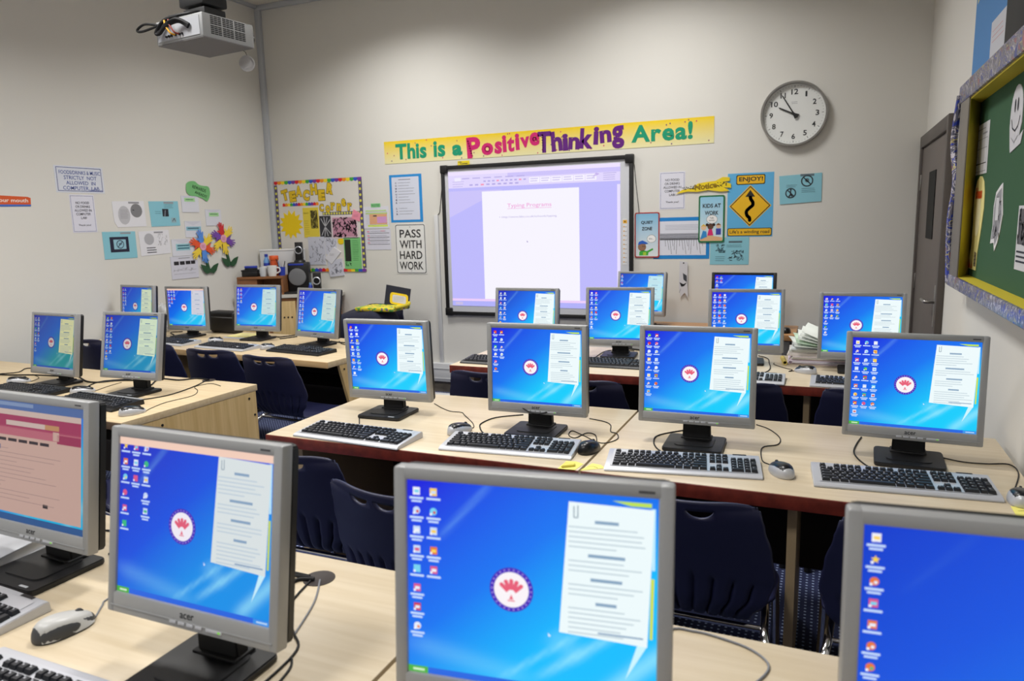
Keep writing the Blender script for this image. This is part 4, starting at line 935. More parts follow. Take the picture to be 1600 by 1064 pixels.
LAB = {
 'F1': 'big monitor at the left frame edge showing a pink web page', 'F2': 'big monitor with a peach bar across its screen, nearest row, left of the seam', 'F3': 'largest monitor at the bottom centre, nearest the camera', 'F4': 'big monitor at the bottom right corner with a plain blue screen',
 'M1': 'leftmost monitor of the middle row, on the red-edged desk corner', 'M2': 'middle row monitor with a black mouse beside its stand, just left of the seam', 'M3': 'middle row monitor just right of the desk seam', 'M4': 'rightmost monitor of the middle row, beside the right wall',
 'B1': 'leftmost rear row monitor, overlapping the whiteboard page', 'B2': 'second rear row monitor, at the whiteboard\'s lower right corner', 'B3': 'rear row monitor in front of the black-framed monitor', 'B4': 'rear row monitor with the paper stack behind it, nearest the door',
 'W1': 'grey monitor on the brown wall table below the quiet zone sign', 'W2': 'wide black-framed monitor on the brown wall table',
 'A1': 'left desk monitor with a greenish screen, nearest the left wall', 'A2': 'left desk monitor nearest the end panel and cable grommet',
 'L0': 'back left monitor half hidden behind the left desk monitor', 'L1': 'back left monitor turned in front of the black case', 'L2': 'back left monitor in front of the wooden shelf of mugs', 'L3': 'back left monitor nearest the aisle, below the speakers'}
GRP = {'F': 'front row monitors', 'M': 'middle row monitors', 'B': 'rear row monitors', 'W': 'wall table monitors', 'A': 'left desk monitors', 'L': 'back left monitors'}
ZT = {'F': .73, 'M': .73, 'B': .73, 'W': .705, 'A': .70, 'L': .71}
MONO = {}
for k, (x, y, zc, yw, tl) in MON.items():
    MONO[k] = monitor(LAB[k], x, y, zc, yw, tl, ZT[k[0]], screen_mesh(**SCR[k]), GRP[k[0]], dark=(k == 'W2'), wide=1.16 if k == 'W2' else 1.0, sticker=k in ('M1', 'A2', 'F1'))

def cable(parent, pts, z, r=.0022, m=None, lift=0, ends=None):
    """a cable lying on a desk, as a part of the thing it plugs into (world points)"""
    P = [Vector((x, y, z+r)) for x, y in pts]
    if ends:
        i, dz = ends; P[i].z += dz
    inv = (Matrix.Translation(parent.location) @ parent.rotation_euler.to_matrix().to_4x4()).inverted()
    b = BM(); tube(b, [inv @ p for p in P], r, 6, 5); return obj('cable', b, m or m_cable, parent)

# ---------------------------------------------------------------- keyboards
U = .0187
ROWS = [  # (y index, list of (x0, width, block))
 (5, [(0, 1, 'function')]+[(2+k, 1, 'function') for k in range(4)]+[(6.5+k, 1, 'function') for k in range(4)]+[(11+k, 1, 'function') for k in range(4)]+[(15.3+k, 1, 'navigation') for k in range(3)]),
 (4, [(k, 1, 'main') for k in range(13)]+[(13, 2, 'main')]+[(15.3+k, 1, 'navigation') for k in range(3)]+[(18.6+k, 1, 'number') for k in range(4)]),
 (3, [(0, 1.5, 'main')]+[(1.5+k, 1, 'main') for k in range(12)]+[(13.5, 1.5, 'main')]+[(15.3+k, 1, 'navigation') for k in range(3)]+[(18.6+k, 1, 'number') for k in range(3)]),
 (2, [(0, 1.75, 'main')]+[(1.75+k, 1, 'main') for k in range(11)]+[(12.75, 2.25, 'main')]+[(18.6+k, 1, 'number') for k in range(3)]),
 (1, [(0, 2.25, 'main')]+[(2.25+k, 1, 'main') for k in range(10)]+[(12.25, 2.75, 'main')]+[(16.3, 1, 'navigation')]+[(18.6+k, 1, 'number') for k in range(3)]),
 (0, [(0, 1.25, 'main'), (1.25, 1.25, 'main'), (2.5, 1.25, 'main'), (3.75, 6.25, 'main'), (10, 1.25, 'main'), (11.25, 1.25, 'main'), (12.5, 1.25, 'main'), (13.75, 1.25, 'main')]+[(15.3+k, 1, 'navigation') for k in range(3)]+[(18.6, 2, 'number'), (20.6, 1, 'number')])]
def key_geo(b, cx, cy, z, wd, d):
    t = bmesh.new(); h = .0085; i = .0024
    V = [t.verts.new((cx+sx*(wd/2-.0008-(i if k else 0)), cy+sy*(d/2-.0008-(i if k else 0))+(.0006 if k else 0), z+(h if k else 0))) for k in (0, 1) for sx, sy in ((-1, -1), (1, -1), (1, 1), (-1, 1))]
    for f4 in ((4, 5, 6, 7), (0, 1, 5, 4), (1, 2, 6, 5), (2, 3, 7, 6), (3, 0, 4, 7)): t.faces.new([V[q] for q in f4])
    bx = cx-wd/2+i+.0035
    L = [t.verts.new((bx+a*.003, cy+c*.0032+.0022, z+h+.0002)) for a, c in ((-.5, -.5), (.8, -.5), (.8, .5), (-.5, .5))]
    fl = t.faces.new(L); fl.material_index = 1
    merge(b, t)
def two_mats(bm, nm):
    me = mesh_of(bm, nm, m_key, 0); me.materials.append(m_legend); return me
_km = {}
def key_mesh(wd, d):
    k = (round(wd, 4), round(d, 4))
    if k not in _km:
        b = BM(); key_geo(b, 0, 0, 0, wd, d); _km[k] = two_mats(b, 'key')
    return _km[k]
KX0, KY0 = -.2065, -.052
def key_list():
    out = []
    for r, ks in ROWS:
        for x0, wd, blk in ks:
            y = KY0+r*.0188+(.004 if r == 5 else 0); out.append((KX0+(x0+wd/2)*U, y, wd*U, .0188, blk))
    out.append((KX0+(21.6+.5)*U, KY0+2.5*.0188, U, 2*.0188, 'number')); out.append((KX0+(21.6+.5)*U, KY0+.5*.0188, U, 2*.0188, 'number'))
    return out
KEYS = key_list()
def kb_z(y): return .0125+(y+.07)*.075
def kb_body(style):
    b = BM()
    P = [(-.08, 0), (-.082, .004), (-.078, .0095), (-.066, .0125), (.072, .0235), (.08, .021), (.082, 0)]
    prism(b, P, -.228, .228, 'x', .0015)
    return b
def tray_mesh():
    b = BM(); t = bmesh.new()
    V = [t.verts.new((x, y, kb_z(y)+.0012)) for x, y in ((-.212, -.0635), (.206, -.0635), (.206, .064), (-.212, .064))]; t.faces.new(V); merge(b, t)
    return b
KBB = {s: mesh_of(kb_body(s), 'body', m) for s, m in (('silver', m_silver2), ('black', m_black), ('mixed', m_black))}
TRAY = mesh_of(tray_mesh(), 'key_tray', m_silver2); TRAYK = mesh_of(tray_mesh(), 'key_tray', m_blackm)
BLK = {}
for nm in ('main', 'function', 'navigation', 'number'):
    b = BM()
    for (x, y, wd, d, blk) in KEYS:
        if blk == nm: key_geo(b, x, y, kb_z(y), wd, d)
    BLK[nm] = two_mats(b, nm+'_keys')
RIMK = mesh_of(box(BM(), -.226, .226, .066, .0815, .012, .026, .004), 'top_rim', m_silver)
LEDS = mesh_of(box(BM(), .15, .19, .068, .0765, .0232, .0238), 'indicator_strip', m_black)
def keyboard(label, x, y, z, yaw, style, individual, group):
    t = thing('keyboard', label, 'keyboard', (x, y, z), radians(yaw), group)
    obj('body', KBB[style], None, t); obj('key_tray', TRAY if style == 'silver' else TRAYK, None, t)
    if style == 'mixed': obj('top_rim', RIMK, None, t)
    else: obj('indicator_strip', LEDS, None, t)
    if individual:
        for (kx, ky, wd, d, blk) in KEYS:
            o = bpy.data.objects.new('key', key_mesh(wd, d)); link(o, t); o.location = (kx, ky, kb_z(ky))
    else:
        for nm, me in BLK.items(): obj(nm+'_keys', me, None, t)
    return t
KB = {}
for k, lab, x, y, z, yaw, st, ind in (
 ('M1', 'silver keyboard at the left corner of the red-edged middle desk', -1.527, 2.092, .73, -2.5, 'silver', True),
 ('M2', 'silver keyboard left of the black mouse and yellow note', -.953, 2.152, .73, 5.5, 'silver', True),
 ('M3', 'silver keyboard just right of the desk seam, tilted', -.381, 2.149, .73, 9.0, 'silver', True),
 ('M4', 'silver keyboard at the right end of the middle row', .212, 2.196, .73, 4.6, 'silver', True),
 ('F1', 'silver keyboard at the left frame edge beside the pale grey mouse', -1.632, .80, .73, -3, 'silver', True),
 ('F2', 'silver keyboard at the bottom left frame edge, below the pale grey mouse', -1.095, .652, .73, 0, 'silver', True),
 ('A1', 'black keyboard at the left frame edge on the left desk', -3.66, 2.295, .70, 0, 'black', False),
 ('A2', 'black keyboard with a silver top strip on the left desk', -3.075, 2.235, .70, -4, 'mixed', False),
 ('L1', 'silver-edged keyboard half hidden behind the left desk monitor', -4.19, 3.645, .71, -6, 'silver', False),
 ('L2', 'silver-edged keyboard between two mice on the back left desk', -3.61, 3.59, .71, -5, 'silver', False),
 ('L3', 'all-black keyboard on the back left desk corner', -3.015, 3.60, .71, -7, 'black', False),
 ('B1', 'black keyboard at the left end of the rear row', -1.585, 3.525, .73, -1, 'black', False),
 ('B2', 'black keyboard in the rear row, seen between two middle row monitors', -.98, 3.62, .73, 0, 'black', False),
 ('B3', 'silver keyboard in the rear row, left of the mouse by the paper stack', -.383, 3.46, .73, 1, 'silver', False),
 ('B4', 'silver keyboard in the rear row at the right, in front of the paper stack', .18, 3.468, .73, -1, 'silver', False)):
    KB[k] = keyboard(lab, x, y, z, yaw, st, ind, 'keyboards')

# ---------------------------------------------------------------- mice
def mouse_meshes(low, high, wheel, cw_=.0268, cl=.052):
    n, mth = 28, 12
    def prof(a, k, s=1.0):
        # a around, k 0 rim..1 top
        e = cos(k*pi/2)**.7; x = .031*e*cos(a)*(1-.1*sin(a)); y = .056*e*sin(a)
        z = .004+.031*s*sin(k*pi/2)**.85*(1-.28*sin(a)*cos(k*pi/2))*(1-.10*(y/.056))
        return Vector((x, y, z))
    b = BM(); rings = []
    for j in range(mth+1):
        k = j/mth
        if j == mth: rings.append([b.verts.new(prof(0, 1))])
        else: rings.append([b.verts.new(prof(2*pi*i/n, k)) for i in range(n)])
    bot = [b.verts.new((v.co.x*.94, v.co.y*.95, 0)) for v in rings[0]]
    for i in range(n): b.faces.new((bot[i], bot[(i+1) % n], rings[0][(i+1) % n], rings[0][i]))
    b.faces.new(bot[::-1])
    for p, q_ in zip(rings, rings[1:]):
        for i in range(n):
            if len(q_) == 1: b.faces.new((p[i], p[(i+1) % n], q_[0]))
            else: b.faces.new((p[i], p[(i+1) % n], q_[(i+1) % n], q_[i]))
    from mathutils.bvhtree import BVHTree
    tree = BVHTree.FromBMesh(b); body = mesh_of(b, 'shell', low, 60)
    b = BM(); g = []
    for j in range(15):
        row = []
        for i in range(13):
            u = -1+2*i/12; v = -1+2*j/14; yy = v*cl; hw = cw_*math.sqrt(max(0, 1-(abs(v)**2.8)))+.001
            xx = u*hw; hit = tree.ray_cast(Vector((xx, yy, .2)), Vector((0, 0, -1)))[0]; row.append(b.verts.new((xx, yy, (hit.z if hit else .004)+(.0011 if abs(u) < .99 and 0 < j < 14 else -.0004))))
        g.append(row)
    for p, q_ in zip(g, g[1:]):
        for i in range(12): b.faces.new((p[i], p[i+1], q_[i+1], q_[i]))
    cover = mesh_of(b, 'top_cover', high, 60)
    b = BM(); lathe(b, [(.008, -.003), (.009, -.002), (.009, .002), (.008, .003)], 18, Matrix.Translation((0, .028, .0245)) @ Matrix.Rotation(pi/2, 4, 'Y'))
    return body, cover, mesh_of(b, 'scroll_wheel', wheel)
m_mgrey = mat('pale_grey_mouse', S(186, 186, 184), .35); m_mdark = mat('mouse_underside', S(60, 62, 66), .5)
MM = {'silver': mouse_meshes(m_silver2, m_gloss, m_black), 'black': mouse_meshes(m_gloss, m_gloss, m_blackm), 'grey': mouse_meshes(m_mdark, m_mgrey, m_mdark, .0298, .0545)}
MS = {}
for k, lab, x, y, z, yaw, st in (
 ('m1', 'black and silver mouse right of the leftmost middle row keyboard', -1.20, 2.263, .73, -19, 'silver'),
 ('m2', 'all-black mouse beside the desk seam', -.692, 2.205, .73, -9, 'black'),
 ('m3', 'black and silver mouse between the two right middle row keyboards', -.10, 2.18, .73, 28, 'silver'),
 ('m4', 'black and silver mouse cut by the right frame edge', .485, 2.16, .73, -8, 'silver'),
 ('fm', 'pale grey mouse with a dark base at the lower left', -1.303, .828, .73, -11, 'grey'),
 ('a0', 'silver-sided mouse at the left frame edge on the left desk', -3.93, 2.432, .70, -40, 'silver'),
 ('a1', 'silver-sided mouse between the two left desk keyboards', -3.352, 2.372, .70, -32, 'silver'),
 ('a2', 'silver-sided mouse by the front corner of the left desk', -2.737, 2.15, .70, -22, 'silver'),
 ('l1', 'silver-sided mouse left of the middle keyboard on the back left desk', -3.888, 3.765, .71, -18, 'silver'),
 ('l2', 'silver-sided mouse left of the all-black back left keyboard', -3.312, 3.635, .71, -10, 'silver'),
 ('b', 'black and silver mouse in front of the paper stack', -.075, 3.695, .73, 62, 'silver'),
 ('w', 'small black mouse on the right end of the brown wall table', -.235, 5.15, .705, 0, 'black')):
    t = thing('mouse', lab, 'mouse', (x, y, z), radians(yaw), 'computer mice'); MS[k] = t
    for nm, me in zip(('shell', 'top_cover', 'scroll_wheel'), MM[st]): obj(nm, me, None, t)
# cables (world x, y), each a part of the thing it belongs to
cable(MS['m1'], [(-1.182, 2.318), (-1.18, 2.335), (-1.211, 2.387), (-1.291, 2.478), (-1.322, 2.512), (-1.373, 2.514), (-1.430, 2.549), (-1.499, 2.606)], .73, .0016)
cable(MS['m2'], [(-.683, 2.262), (-.695, 2.299), (-.726, 2.381), (-.761, 2.394), (-.781, 2.324), (-.814, 2.351), (-.819, 2.404), (-.768, 2.366), (-.680, 2.296), (-.640, 2.353), (-.658, 2.420), (-.686, 2.439), (-.709, 2.520), (-.745, 2.559), (-.809, 2.581)], .73, .0018)
cable(MS['m3'], [(-.127, 2.232), (-.137, 2.25), (-.160, 2.284), (-.170, 2.416), (-.126, 2.465), (-.124, 2.547), (-.165, 2.643), (-.212, 2.689)], .73, .0018)
cable(MS['m4'], [(.48, 2.217), (.527, 2.392), (.521, 2.478), (.460, 2.463), (.400, 2.461), (.343, 2.489), (.299, 2.514)], .73, .0018)
cable(KB['M1'], [(-1.664, 2.456), (-1.70, 2.37), (-1.629, 2.25), (-1.586, 2.20), (-1.548, 2.175)], .73, .002)
cable(KB['M2'], [(-1.071, 2.553), (-1.156, 2.482), (-1.174, 2.390), (-1.153, 2.333), (-1.107, 2.272), (-1.046, 2.25), (-1.0, 2.235)], .73, .0024)
cable(KB['M3'], [(-.42, 2.56), (-.513, 2.452), (-.515, 2.364), (-.479, 2.28), (-.422, 2.235)], .73, .0024)
cable(KB['M4'], [(.13, 2.637), (.114, 2.558), (.102, 2.457), (.117, 2.372), (.153, 2.29), (.17, 2.277)], .73, .0024)
for P, r, m in (([(-.93, .94), (-1.038, 1.137), (-1.022, 1.161), (-.985, 1.165)], .003, m_cable), ([(-.95, .95), (-.996, 1.082), (-1.015, 1.141), (-.98, 1.16)], .004, m_cable), ([(-.986, 1.155), (-.963, 1.067), (-.920, 1.011), (-.883, .978), (-.842, .937), (-.83, .837), (-.83, .70)], .0024, m_cable), ([(-.969, 1.165), (-.920, 1.083), (-.88, .976)], .002, m_cableg), ([(-.838, .918), (-.815, .884), (-.80, .80)], .0022, m_cable)):
    cable(MONO['F2'], P, .73, r, m)
cable(MS['fm'], [(-1.293, .884), (-1.297, .89), (-1.320, .920), (-1.333, .942), (-1.33, 1.02)], .73, .0018, m_cableg)
cable(MONO['F1'], [(-1.58, 1.09), (-1.653, 1.157), (-1.664, 1.181), (-1.55, 1.2)], .73, .0025)
cable(MONO['F1'], [(-1.52, 1.09), (-1.46, 1.13), (-1.40, 1.15), (-1.2, 1.17), (-1.0, 1.17)], .73, .003)
cable(MONO['F3'], [(-.30, 1.12), (-.24, 1.235), (-.199, 1.248), (-.157, 1.245), (-.094, 1.225), (-.062, 1.184), (-.085, 1.12), (-.12, 1.08)], .73, .0022, m_cableg)
cable(KB['B3'], [(-.321, 4.086), (-.27, 4.017), (-.252, 3.883), (-.24, 3.785), (-.242, 3.69), (-.27, 3.60), (-.3, 3.55)], .73, .0024)
cable(MS['b'], [(-.126, 3.72), (-.15, 3.70), (-.135, 3.745), (-.167, 3.775), (-.225, 3.856), (-.23, 3.9)], .73, .0018)
cable(MONO['B2'], [(-1.0, 4.06), (-1.132, 4.041), (-1.16, 3.95), (-1.153, 3.78)], .73, .0024)
cable(MONO['B2'], [(-1.048, 4.108), (-.95, 4.07), (-.9, 4.02)], .73, .005)
for P, r in (([(-4.5, 2.5), (-4.190, 2.551), (-4.043, 2.594), (-3.8, 2.62)], .004), ([(-4.5, 2.45), (-4.238, 2.60), (-4.30, 2.72), (-4.1, 2.75)], .003), ([(-3.76, 2.646), (-3.584, 2.564), (-3.493, 2.565), (-3.42, 2.632), (-3.25, 2.68)], .004), ([(-3.450, 2.464), (-3.498, 2.6), (-3.3, 2.74)], .003)):
    cable(MONO['A1'], P, .70, r)
cable(MONO['A2'], [(-3.15, 2.6), (-3.239, 2.731), (-3.108, 2.737), (-3.05, 2.80), (-2.954, 2.79)], .70, .004)
cable(KB['A2'], [(-2.935, 2.33), (-2.875, 2.45), (-2.9, 2.627), (-2.96, 2.78)], .70, .0026)
cable(MS['a2'], [(-2.717, 2.2), (-2.741, 2.25), (-2.766, 2.353), (-2.752, 2.489), (-2.813, 2.581), (-2.90, 2.646), (-2.88, 2.729), (-2.783, 2.70)], .70, .0016)
cable(MS['a1'], [(-3.325, 2.418), (-3.36, 2.52), (-3.375, 2.607)], .70, .0016)
cable(MS['a0'], [(-3.895, 2.472), (-3.945, 2.55), (-4.047, 2.593)], .70, .0016)
cable(MONO['L2'], [(-3.62, 4.06), (-3.572, 4.05), (-3.52, 4.15)], .71, .004); cable(MONO['L2'], [(-3.52, 3.99), (-3.5, 4.0), (-3.46, 4.1)], .71, .004)
cable(MONO['L3'], [(-3.085, 3.99), (-2.95, 3.96), (-2.85, 4.05)], .71, .004); cable(MONO['L3'], [(-3.02, 4.0), (-2.9, 3.9), (-2.75, 3.95)], .71, .003)
cable(MONO['L1'], [(-4.47, 3.93), (-4.6, 4.02), (-4.543, 4.08)], .71, .004)
b = BM(); tube(b, [(-.12, .05, .13), (-.06, -.002, .09), (0, -.012, .07), (.06, -.002, .085), (.075, .04, .11)], .0028, 6); obj('cable', b, m_cable, MONO['M2'])
b = BM(); tube(b, [(.0, .06, .004), (.12, .05, .004), (.25, .02, .004), (.28, .03, .004)], .003, 6); obj('cable', b, m_cable, MONO['W1'])

# ---------------------------------------------------------------- chairs
def shell():
    prof = smooth_path([(0, -.268, .80), (0, -.245, .72), (0, -.222, .64), (0, -.203, .56), (0, -.187, .50), (0, -.155, .455), (0, -.09, .437), (0, .02, .437), (0, .12, .442), (0, .19, .43), (0, .222, .405)], 6)
    wk = [(0, .158), (.03, .178), (.1, .195), (.2, .212), (.3, .222), (.38, .205), (.46, .165), (.52, .142), (.56, .15), (.62, .185), (.7, .212), (.82, .218), (.93, .205), (1, .17)]
    def width(t):
        for (a, wa), (b, wb_) in zip(wk, wk[1:]):
            if t <= b: s = (t-a)/(b-a); s = s*s*(3-2*s); return wa+(wb_-wa)*s
        return wk[-1][1]
    L = [0]
    for p, q_ in zip(prof, prof[1:]): L.append(L[-1]+(q_-p).length)
    T = L[-1]
    def at(t):
        d = t*T
        for i in range(len(L)-1):
            if d <= L[i+1]: s = (d-L[i])/(L[i+1]-L[i]); return prof[i].lerp(prof[i+1], s)
        return prof[-1]
    nu, nv = 64, 66; b = BM(); G = []; HR = .172
    def tt(j, u):
        # the fourth row dips to cut the two half-moon grips under the top rim
        if j != 4: return [0, .010, .022, .034, 0, .072][j] if j < 6 else .072+(1-.072)*(j-5)/(nv-5)
        d = 0
        for c in (-.25, .25):
            if abs(u-c) < HR: d = max(d, math.sqrt(1-((u-c)/HR)**2))
        return .0355+.028*d
    for j in range(nv+1):
        row = []; w_ = None
        for i in range(nu+1):
            u = -1+2*i/nu; t = tt(j, u); p = at(t); tn = (at(min(t+.01, 1))-at(max(t-.01, 0))).normalized(); nr = Vector((0, -tn.z, tn.y))
            w_ = width(j/nv); x = u*w_
            back = max(0, min(1, (.52-t)/.2)); seat = max(0, min(1, (t-.55)/.1))
            dish = .030*u*u*back+.012*u*u*seat*(1-max(0, (t-.85)/.15))
            rib = 0
            if abs(u) < .88 and .22 < t < .58:
                st = .26+.05*(1-abs(u))*-1+.06; env = max(0, min(1, (t-st)/.03))*max(0, min(1, (.57-t)/.08))
                ph = (u*4.5) % 1.0; g = math.exp(-((ph-.5)/.11)**2); rib = 1.35*g*env
            z0 = p+nr*dish+nr*(.010*rib)
            zt = -.010*max(0, abs(u)-.55)**2/.2 if t < .02 else 0
            row.append(b.verts.new((x, z0.y, z0.z+zt)))
        G.append(row)
    for j in range(nv):
        for i in range(nu):
            u = -1+2*(i+.5)/nu
            if j == 3 and any(abs(u-c) < HR for c in (-.25, .25)): continue
            b.faces.new((G[j][i], G[j][i+1], G[j+1][i+1], G[j+1][i]))
    loose = [v for v in b.verts if not v.link_faces]
    bmesh.ops.delete(b, geom=loose, context='VERTS')
    bmesh.ops.recalc_face_normals(b, faces=b.faces)
    return mesh_of(b, 'seat_shell', m_navy, 60)
SHELLM = shell()
def chair_proto():
    t = thing('chair', '', 'chair')
    o = obj('seat_shell', SHELLM, None, t); md = o.modifiers.new('thickness', 'SOLIDIFY'); md.thickness = .007; md.offset = 0
    for s in (-1, 1):
        x = s*.195
        b = BM(); tube(b, [(x*.9, .14, .418), (x*.98, -.06, .415), (x, -.12, .412), (x*1.04, -.155, .385), (x*1.06, -.175, .32), (x*1.1, -.22, .01)], .0115, 12); obj('rear_leg', b, m_chrome, t)
        b = BM(); tube(b, [(x*.9, .14, .418), (x*1.0, .19, .405), (x*1.04, .205, .36), (x*1.08, .22, .01)], .0115, 12); obj('front_leg', b, m_chrome, t)
        for y in (-.22, .22):
            obj('foot_cap', lathe(BM(), [(.014, 0), (.015, .004), (.014, .03), (.012, .03)], 14, Matrix.Translation((x*(1.1 if y < 0 else 1.08), y, 0))), m_blackm, t)
    for y in (-.11, .13):
        b = BM(); tube(b, [(-.19, y, .412), (.19, y, .412)], .009, 10, 0); obj('crossbar', b, m_chrome, t)
    return t
CH = [
 ('navy chair at the left of the middle row, behind the big peach-barred monitor', -1.50, 1.661, 0), ('navy chair turned sideways left of the largest monitor', -1.06, 1.488, -12),
 ('navy chair under the middle row, right of the largest monitor', -.306, 1.702, 0), ('navy chair mostly hidden behind the bottom right monitor', .235, 1.71, 0),
 ('navy chair at the left end of the rear row desk', -1.43, 2.945, 0), ('navy chair at the rear row, right of the second middle monitor', -.965, 2.916, 0),
 ('navy chair at the rear row, right of the third middle monitor', -.336, 3.06, 0), ('navy chair at the rear row, behind the rightmost middle monitor', .191, 3.055, 0),
 ('navy chair at the back left desk, seen between the two left desk monitors', -4.446, 3.163, 0), ('navy chair at the back left desk, mostly behind a left desk monitor', -3.825, 3.15, 0),
 ('navy chair at the back left desk with two pale grip holes, seat hidden', -3.257, 3.071, 0), ('navy chair at the back left desk turned to the aisle, seat visible', -2.77, 2.992, -4),
 ('navy chair at the left desk, behind the pink web page monitor', -2.60, 1.68, -12), ('navy chair by the back wall carrying a dark bag', -3.56, 5.42, 180)]
proto = chair_proto(); first = True
for lab, x, y, yaw in CH:
    c = proto if first else copy_tree(proto); first = False
    r = radians(yaw); c.location = (x-sin(r)*.265, y+cos(r)*.265, 0) if yaw != 180 else (x, y-.265, 0); c.rotation_euler = (0, 0, r)
    tag(c, lab, 'chair', 'navy shell chairs')

# ---------------------------------------------------------------- teacher's cabinet corner
CA = radians(27.6)
def cw(sx, d, z): return (-4.893+sx*cos(CA)-d*sin(CA), 5.0+sx*sin(CA)+d*cos(CA), z)
cb = thing('cabinet', 'tan wooden corner cabinet with holed doors under the speakers', 'cabinet', cw(0, 0, 0), CA)
PO = [(.0, .0), (.95, .0), (.95, .169), (.277, .520)]
obj('worktop', prism(BM(), [(-.002, -.012), (.955, -.012), (.955, .165), (.279, .518)], .858, .888, 'z', .002), mat('grey_worktop', S(206, 202, 194), .5), cb)
b = prism(BM(), [(.03, .03), (.92, .03), (.92, .17), (.29, .50)], 0, .858, 'z'); 
for x in (.015, .30, .548, .93): box(b, x-.013, x+.013, .004, .04, 0, .858)
box(b, .015, .93, .004, .04, .83, .858)
obj('carcass', b, m_brown, cb)
for x0, x1 in ((.029, .286), (.314, .534), (.562, .916)):
    d = obj('door', box(BM(), x0+.002, x1-.002, .002, .028, .05, .828, .003), m_panel, cb)
    b = BM()
    for k in range(4): lathe(b, [(.008, 0), (.008, .002), (0, .002)], 14, Matrix.Translation(((x0+x1)/2-.03+k*.034-.0, .002, .68)) @ RXm)
    obj('vent_hole', b, m_blackm, d)
hs = thing('desktop_shelf', 'brown wooden desktop shelf carrying mugs and a bottle', 'shelf', cw(0, 0, .888), CA)
obj('top_board', prism(BM(), [(.03, .0), (.44, .0), (.44, .26), (.165, .26)], .145, .168, 'z', .003), m_brown, hs)
b = BM(); box(b, .032, .05, .005, .05, 0, .145); box(b, .42, .438, .005, .255, 0, .145); box(b, .17, .42, .24, .255, 0, .145); box(b, .19, .205, .01, .24, 0, .145); box(b, .05, .19, .008, .02, .06, .145); obj('side_board', b, m_brown, hs)
ZS = .888+.168
bx = thing('storage_box', 'pale grey flat box standing behind the mugs and the subwoofer', 'box', cw(.385, .305, .888), CA)
obj('box_body', box(BM(), -.21, .20, -.013, .03, 0, .385, .004), m_trunkw, bx); obj('lid_rim', box(BM(), -.212, .202, -.016, .033, .385, .402, .003), m_white, bx)
tr = thing('paper_tray', 'black tray at the left end of the brown shelf', 'tray', cw(.145, .085, ZS), CA)
obj('tray_body', box(BM(), -.07, .07, -.07, .06, 0, .055, .006), m_black, tr); obj('rim', box(BM(), -.074, .074, -.074, .064, .05, .062, .003), m_blackm, tr)
st = thing('stapler', 'blue stapler on the black tray', 'stapler', cw(.15, .06, ZS+.062), CA+.1)
obj('arm', box(BM(), -.055, .055, -.018, .018, .014, .035, .006), m_blue, st); obj('base', box(BM(), -.055, .055, -.016, .016, 0, .014, .003), m_black, st)
def mug(label, sx, d, z, r, h, m, handle=-1):
    t = thing('mug', label, 'mug', cw(sx, d, z), CA); obj('cup_body', lathe(BM(), [(r*.78, 0), (r*.95, h*.4), (r, h), (r-.004, h), (r*.9, h*.4), (r*.72, .006), (0, .006)], 28), m, t)
    if handle:
        b = BM(); tube(b, [(handle*r*.9, 0, h*.8), (handle*r*1.5, 0, h*.75), (handle*r*1.6, 0, h*.45), (handle*r*.92, 0, h*.25)], .006, 8); obj('handle', b, m, t)
mug('white mug with its handle to the left on the brown shelf', .262, .09, ZS, .036, .088, m_mug)
mug('white mug next to the blue pen cup on the brown shelf', .338, .05, ZS, .043, .095, m_mug, 1)
gl = thing('drinking_glass', 'clear drinking glass in front of the white mugs', 'glass', cw(.262, .02, ZS)); obj('glass_body', lathe(BM(), [(.025, 0), (.03, .085), (.028, .085), (.023, .004), (0, .004)], 24), m_film, gl)
bo = thing('water_bottle', 'small water bottle with a blue cap behind the mugs', 'bottle', cw(.265, .165, ZS)); obj('bottle_body', lathe(BM(), [(.027, 0), (.028, .06), (.026, .07), (.028, .13), (.014, .165), (.013, .175), (0, .175)], 24), m_bluel, bo); obj('cap', lathe(BM(), [(.016, .172), (.016, .195), (0, .195)], 20), m_blue, bo); obj('bottle_label', lathe(BM(), [(.0286, .07), (.0286, .115)], 24, cap=False), m_blue, bo)
ja = thing('jar', 'orange jar with an orange lid behind the mugs', 'jar', cw(.335, .155, ZS)); obj('jar_body', lathe(BM(), [(.032, 0), (.036, .01), (.036, .13), (.032, .145), (0, .145)], 26), mat('jar_orange', S(206, 84, 40), .35), ja); obj('lid', lathe(BM(), [(.039, .14), (.041, .145), (.041, .175), (.038, .18), (0, .18)], 26), m_orange, ja)
pc = thing('pen_cup', 'blue pen cup at the right end of the brown shelf', 'pen cup', cw(.412, .10, ZS)); obj('cup_body', lathe(BM(), [(.028, 0), (.032, .078), (.029, .078), (.026, .005), (0, .005)], 24), m_blue, pc)
for k, (m, a, bq) in enumerate(((m_black, -.045, .15), (m_bluel, -.03, .13), (m_white, .02, .12), (m_black, .03, .13))):
    b = BM(); tube(b, [(a*.2, 0, .008), (a, .01*k-.015, bq)], .004, 8, 0); p = obj('pen', b, m, None); p.location = pc.location
    tag(p, ('black pen leaning furthest left in the blue cup', 'pale blue pen in the blue cup', 'white pen standing in the blue cup', 'black pen leaning right in the blue cup')[k], 'pen', 'pens in the blue cup')
sb = thing('subwoofer', 'black subwoofer with a round grey cone on the corner cabinet', 'speaker', cw(.545, .215, .888), CA)
obj('speaker_cabinet', box(BM(), -.098, .092, -.05, .07, .006, .278, .012), m_black, sb)
obj('cone', lathe(BM(), [(.080, 0), (.078, .008), (.06, .012), (.026, .008), (0, .010)], 36, Matrix.Translation((-.012, -.049, .145)) @ RXm), m_cone, sb)
obj('control_strip', box(BM(), -.085, .05, -.054, -.048, .252, .268, .002), m_blue, sb)
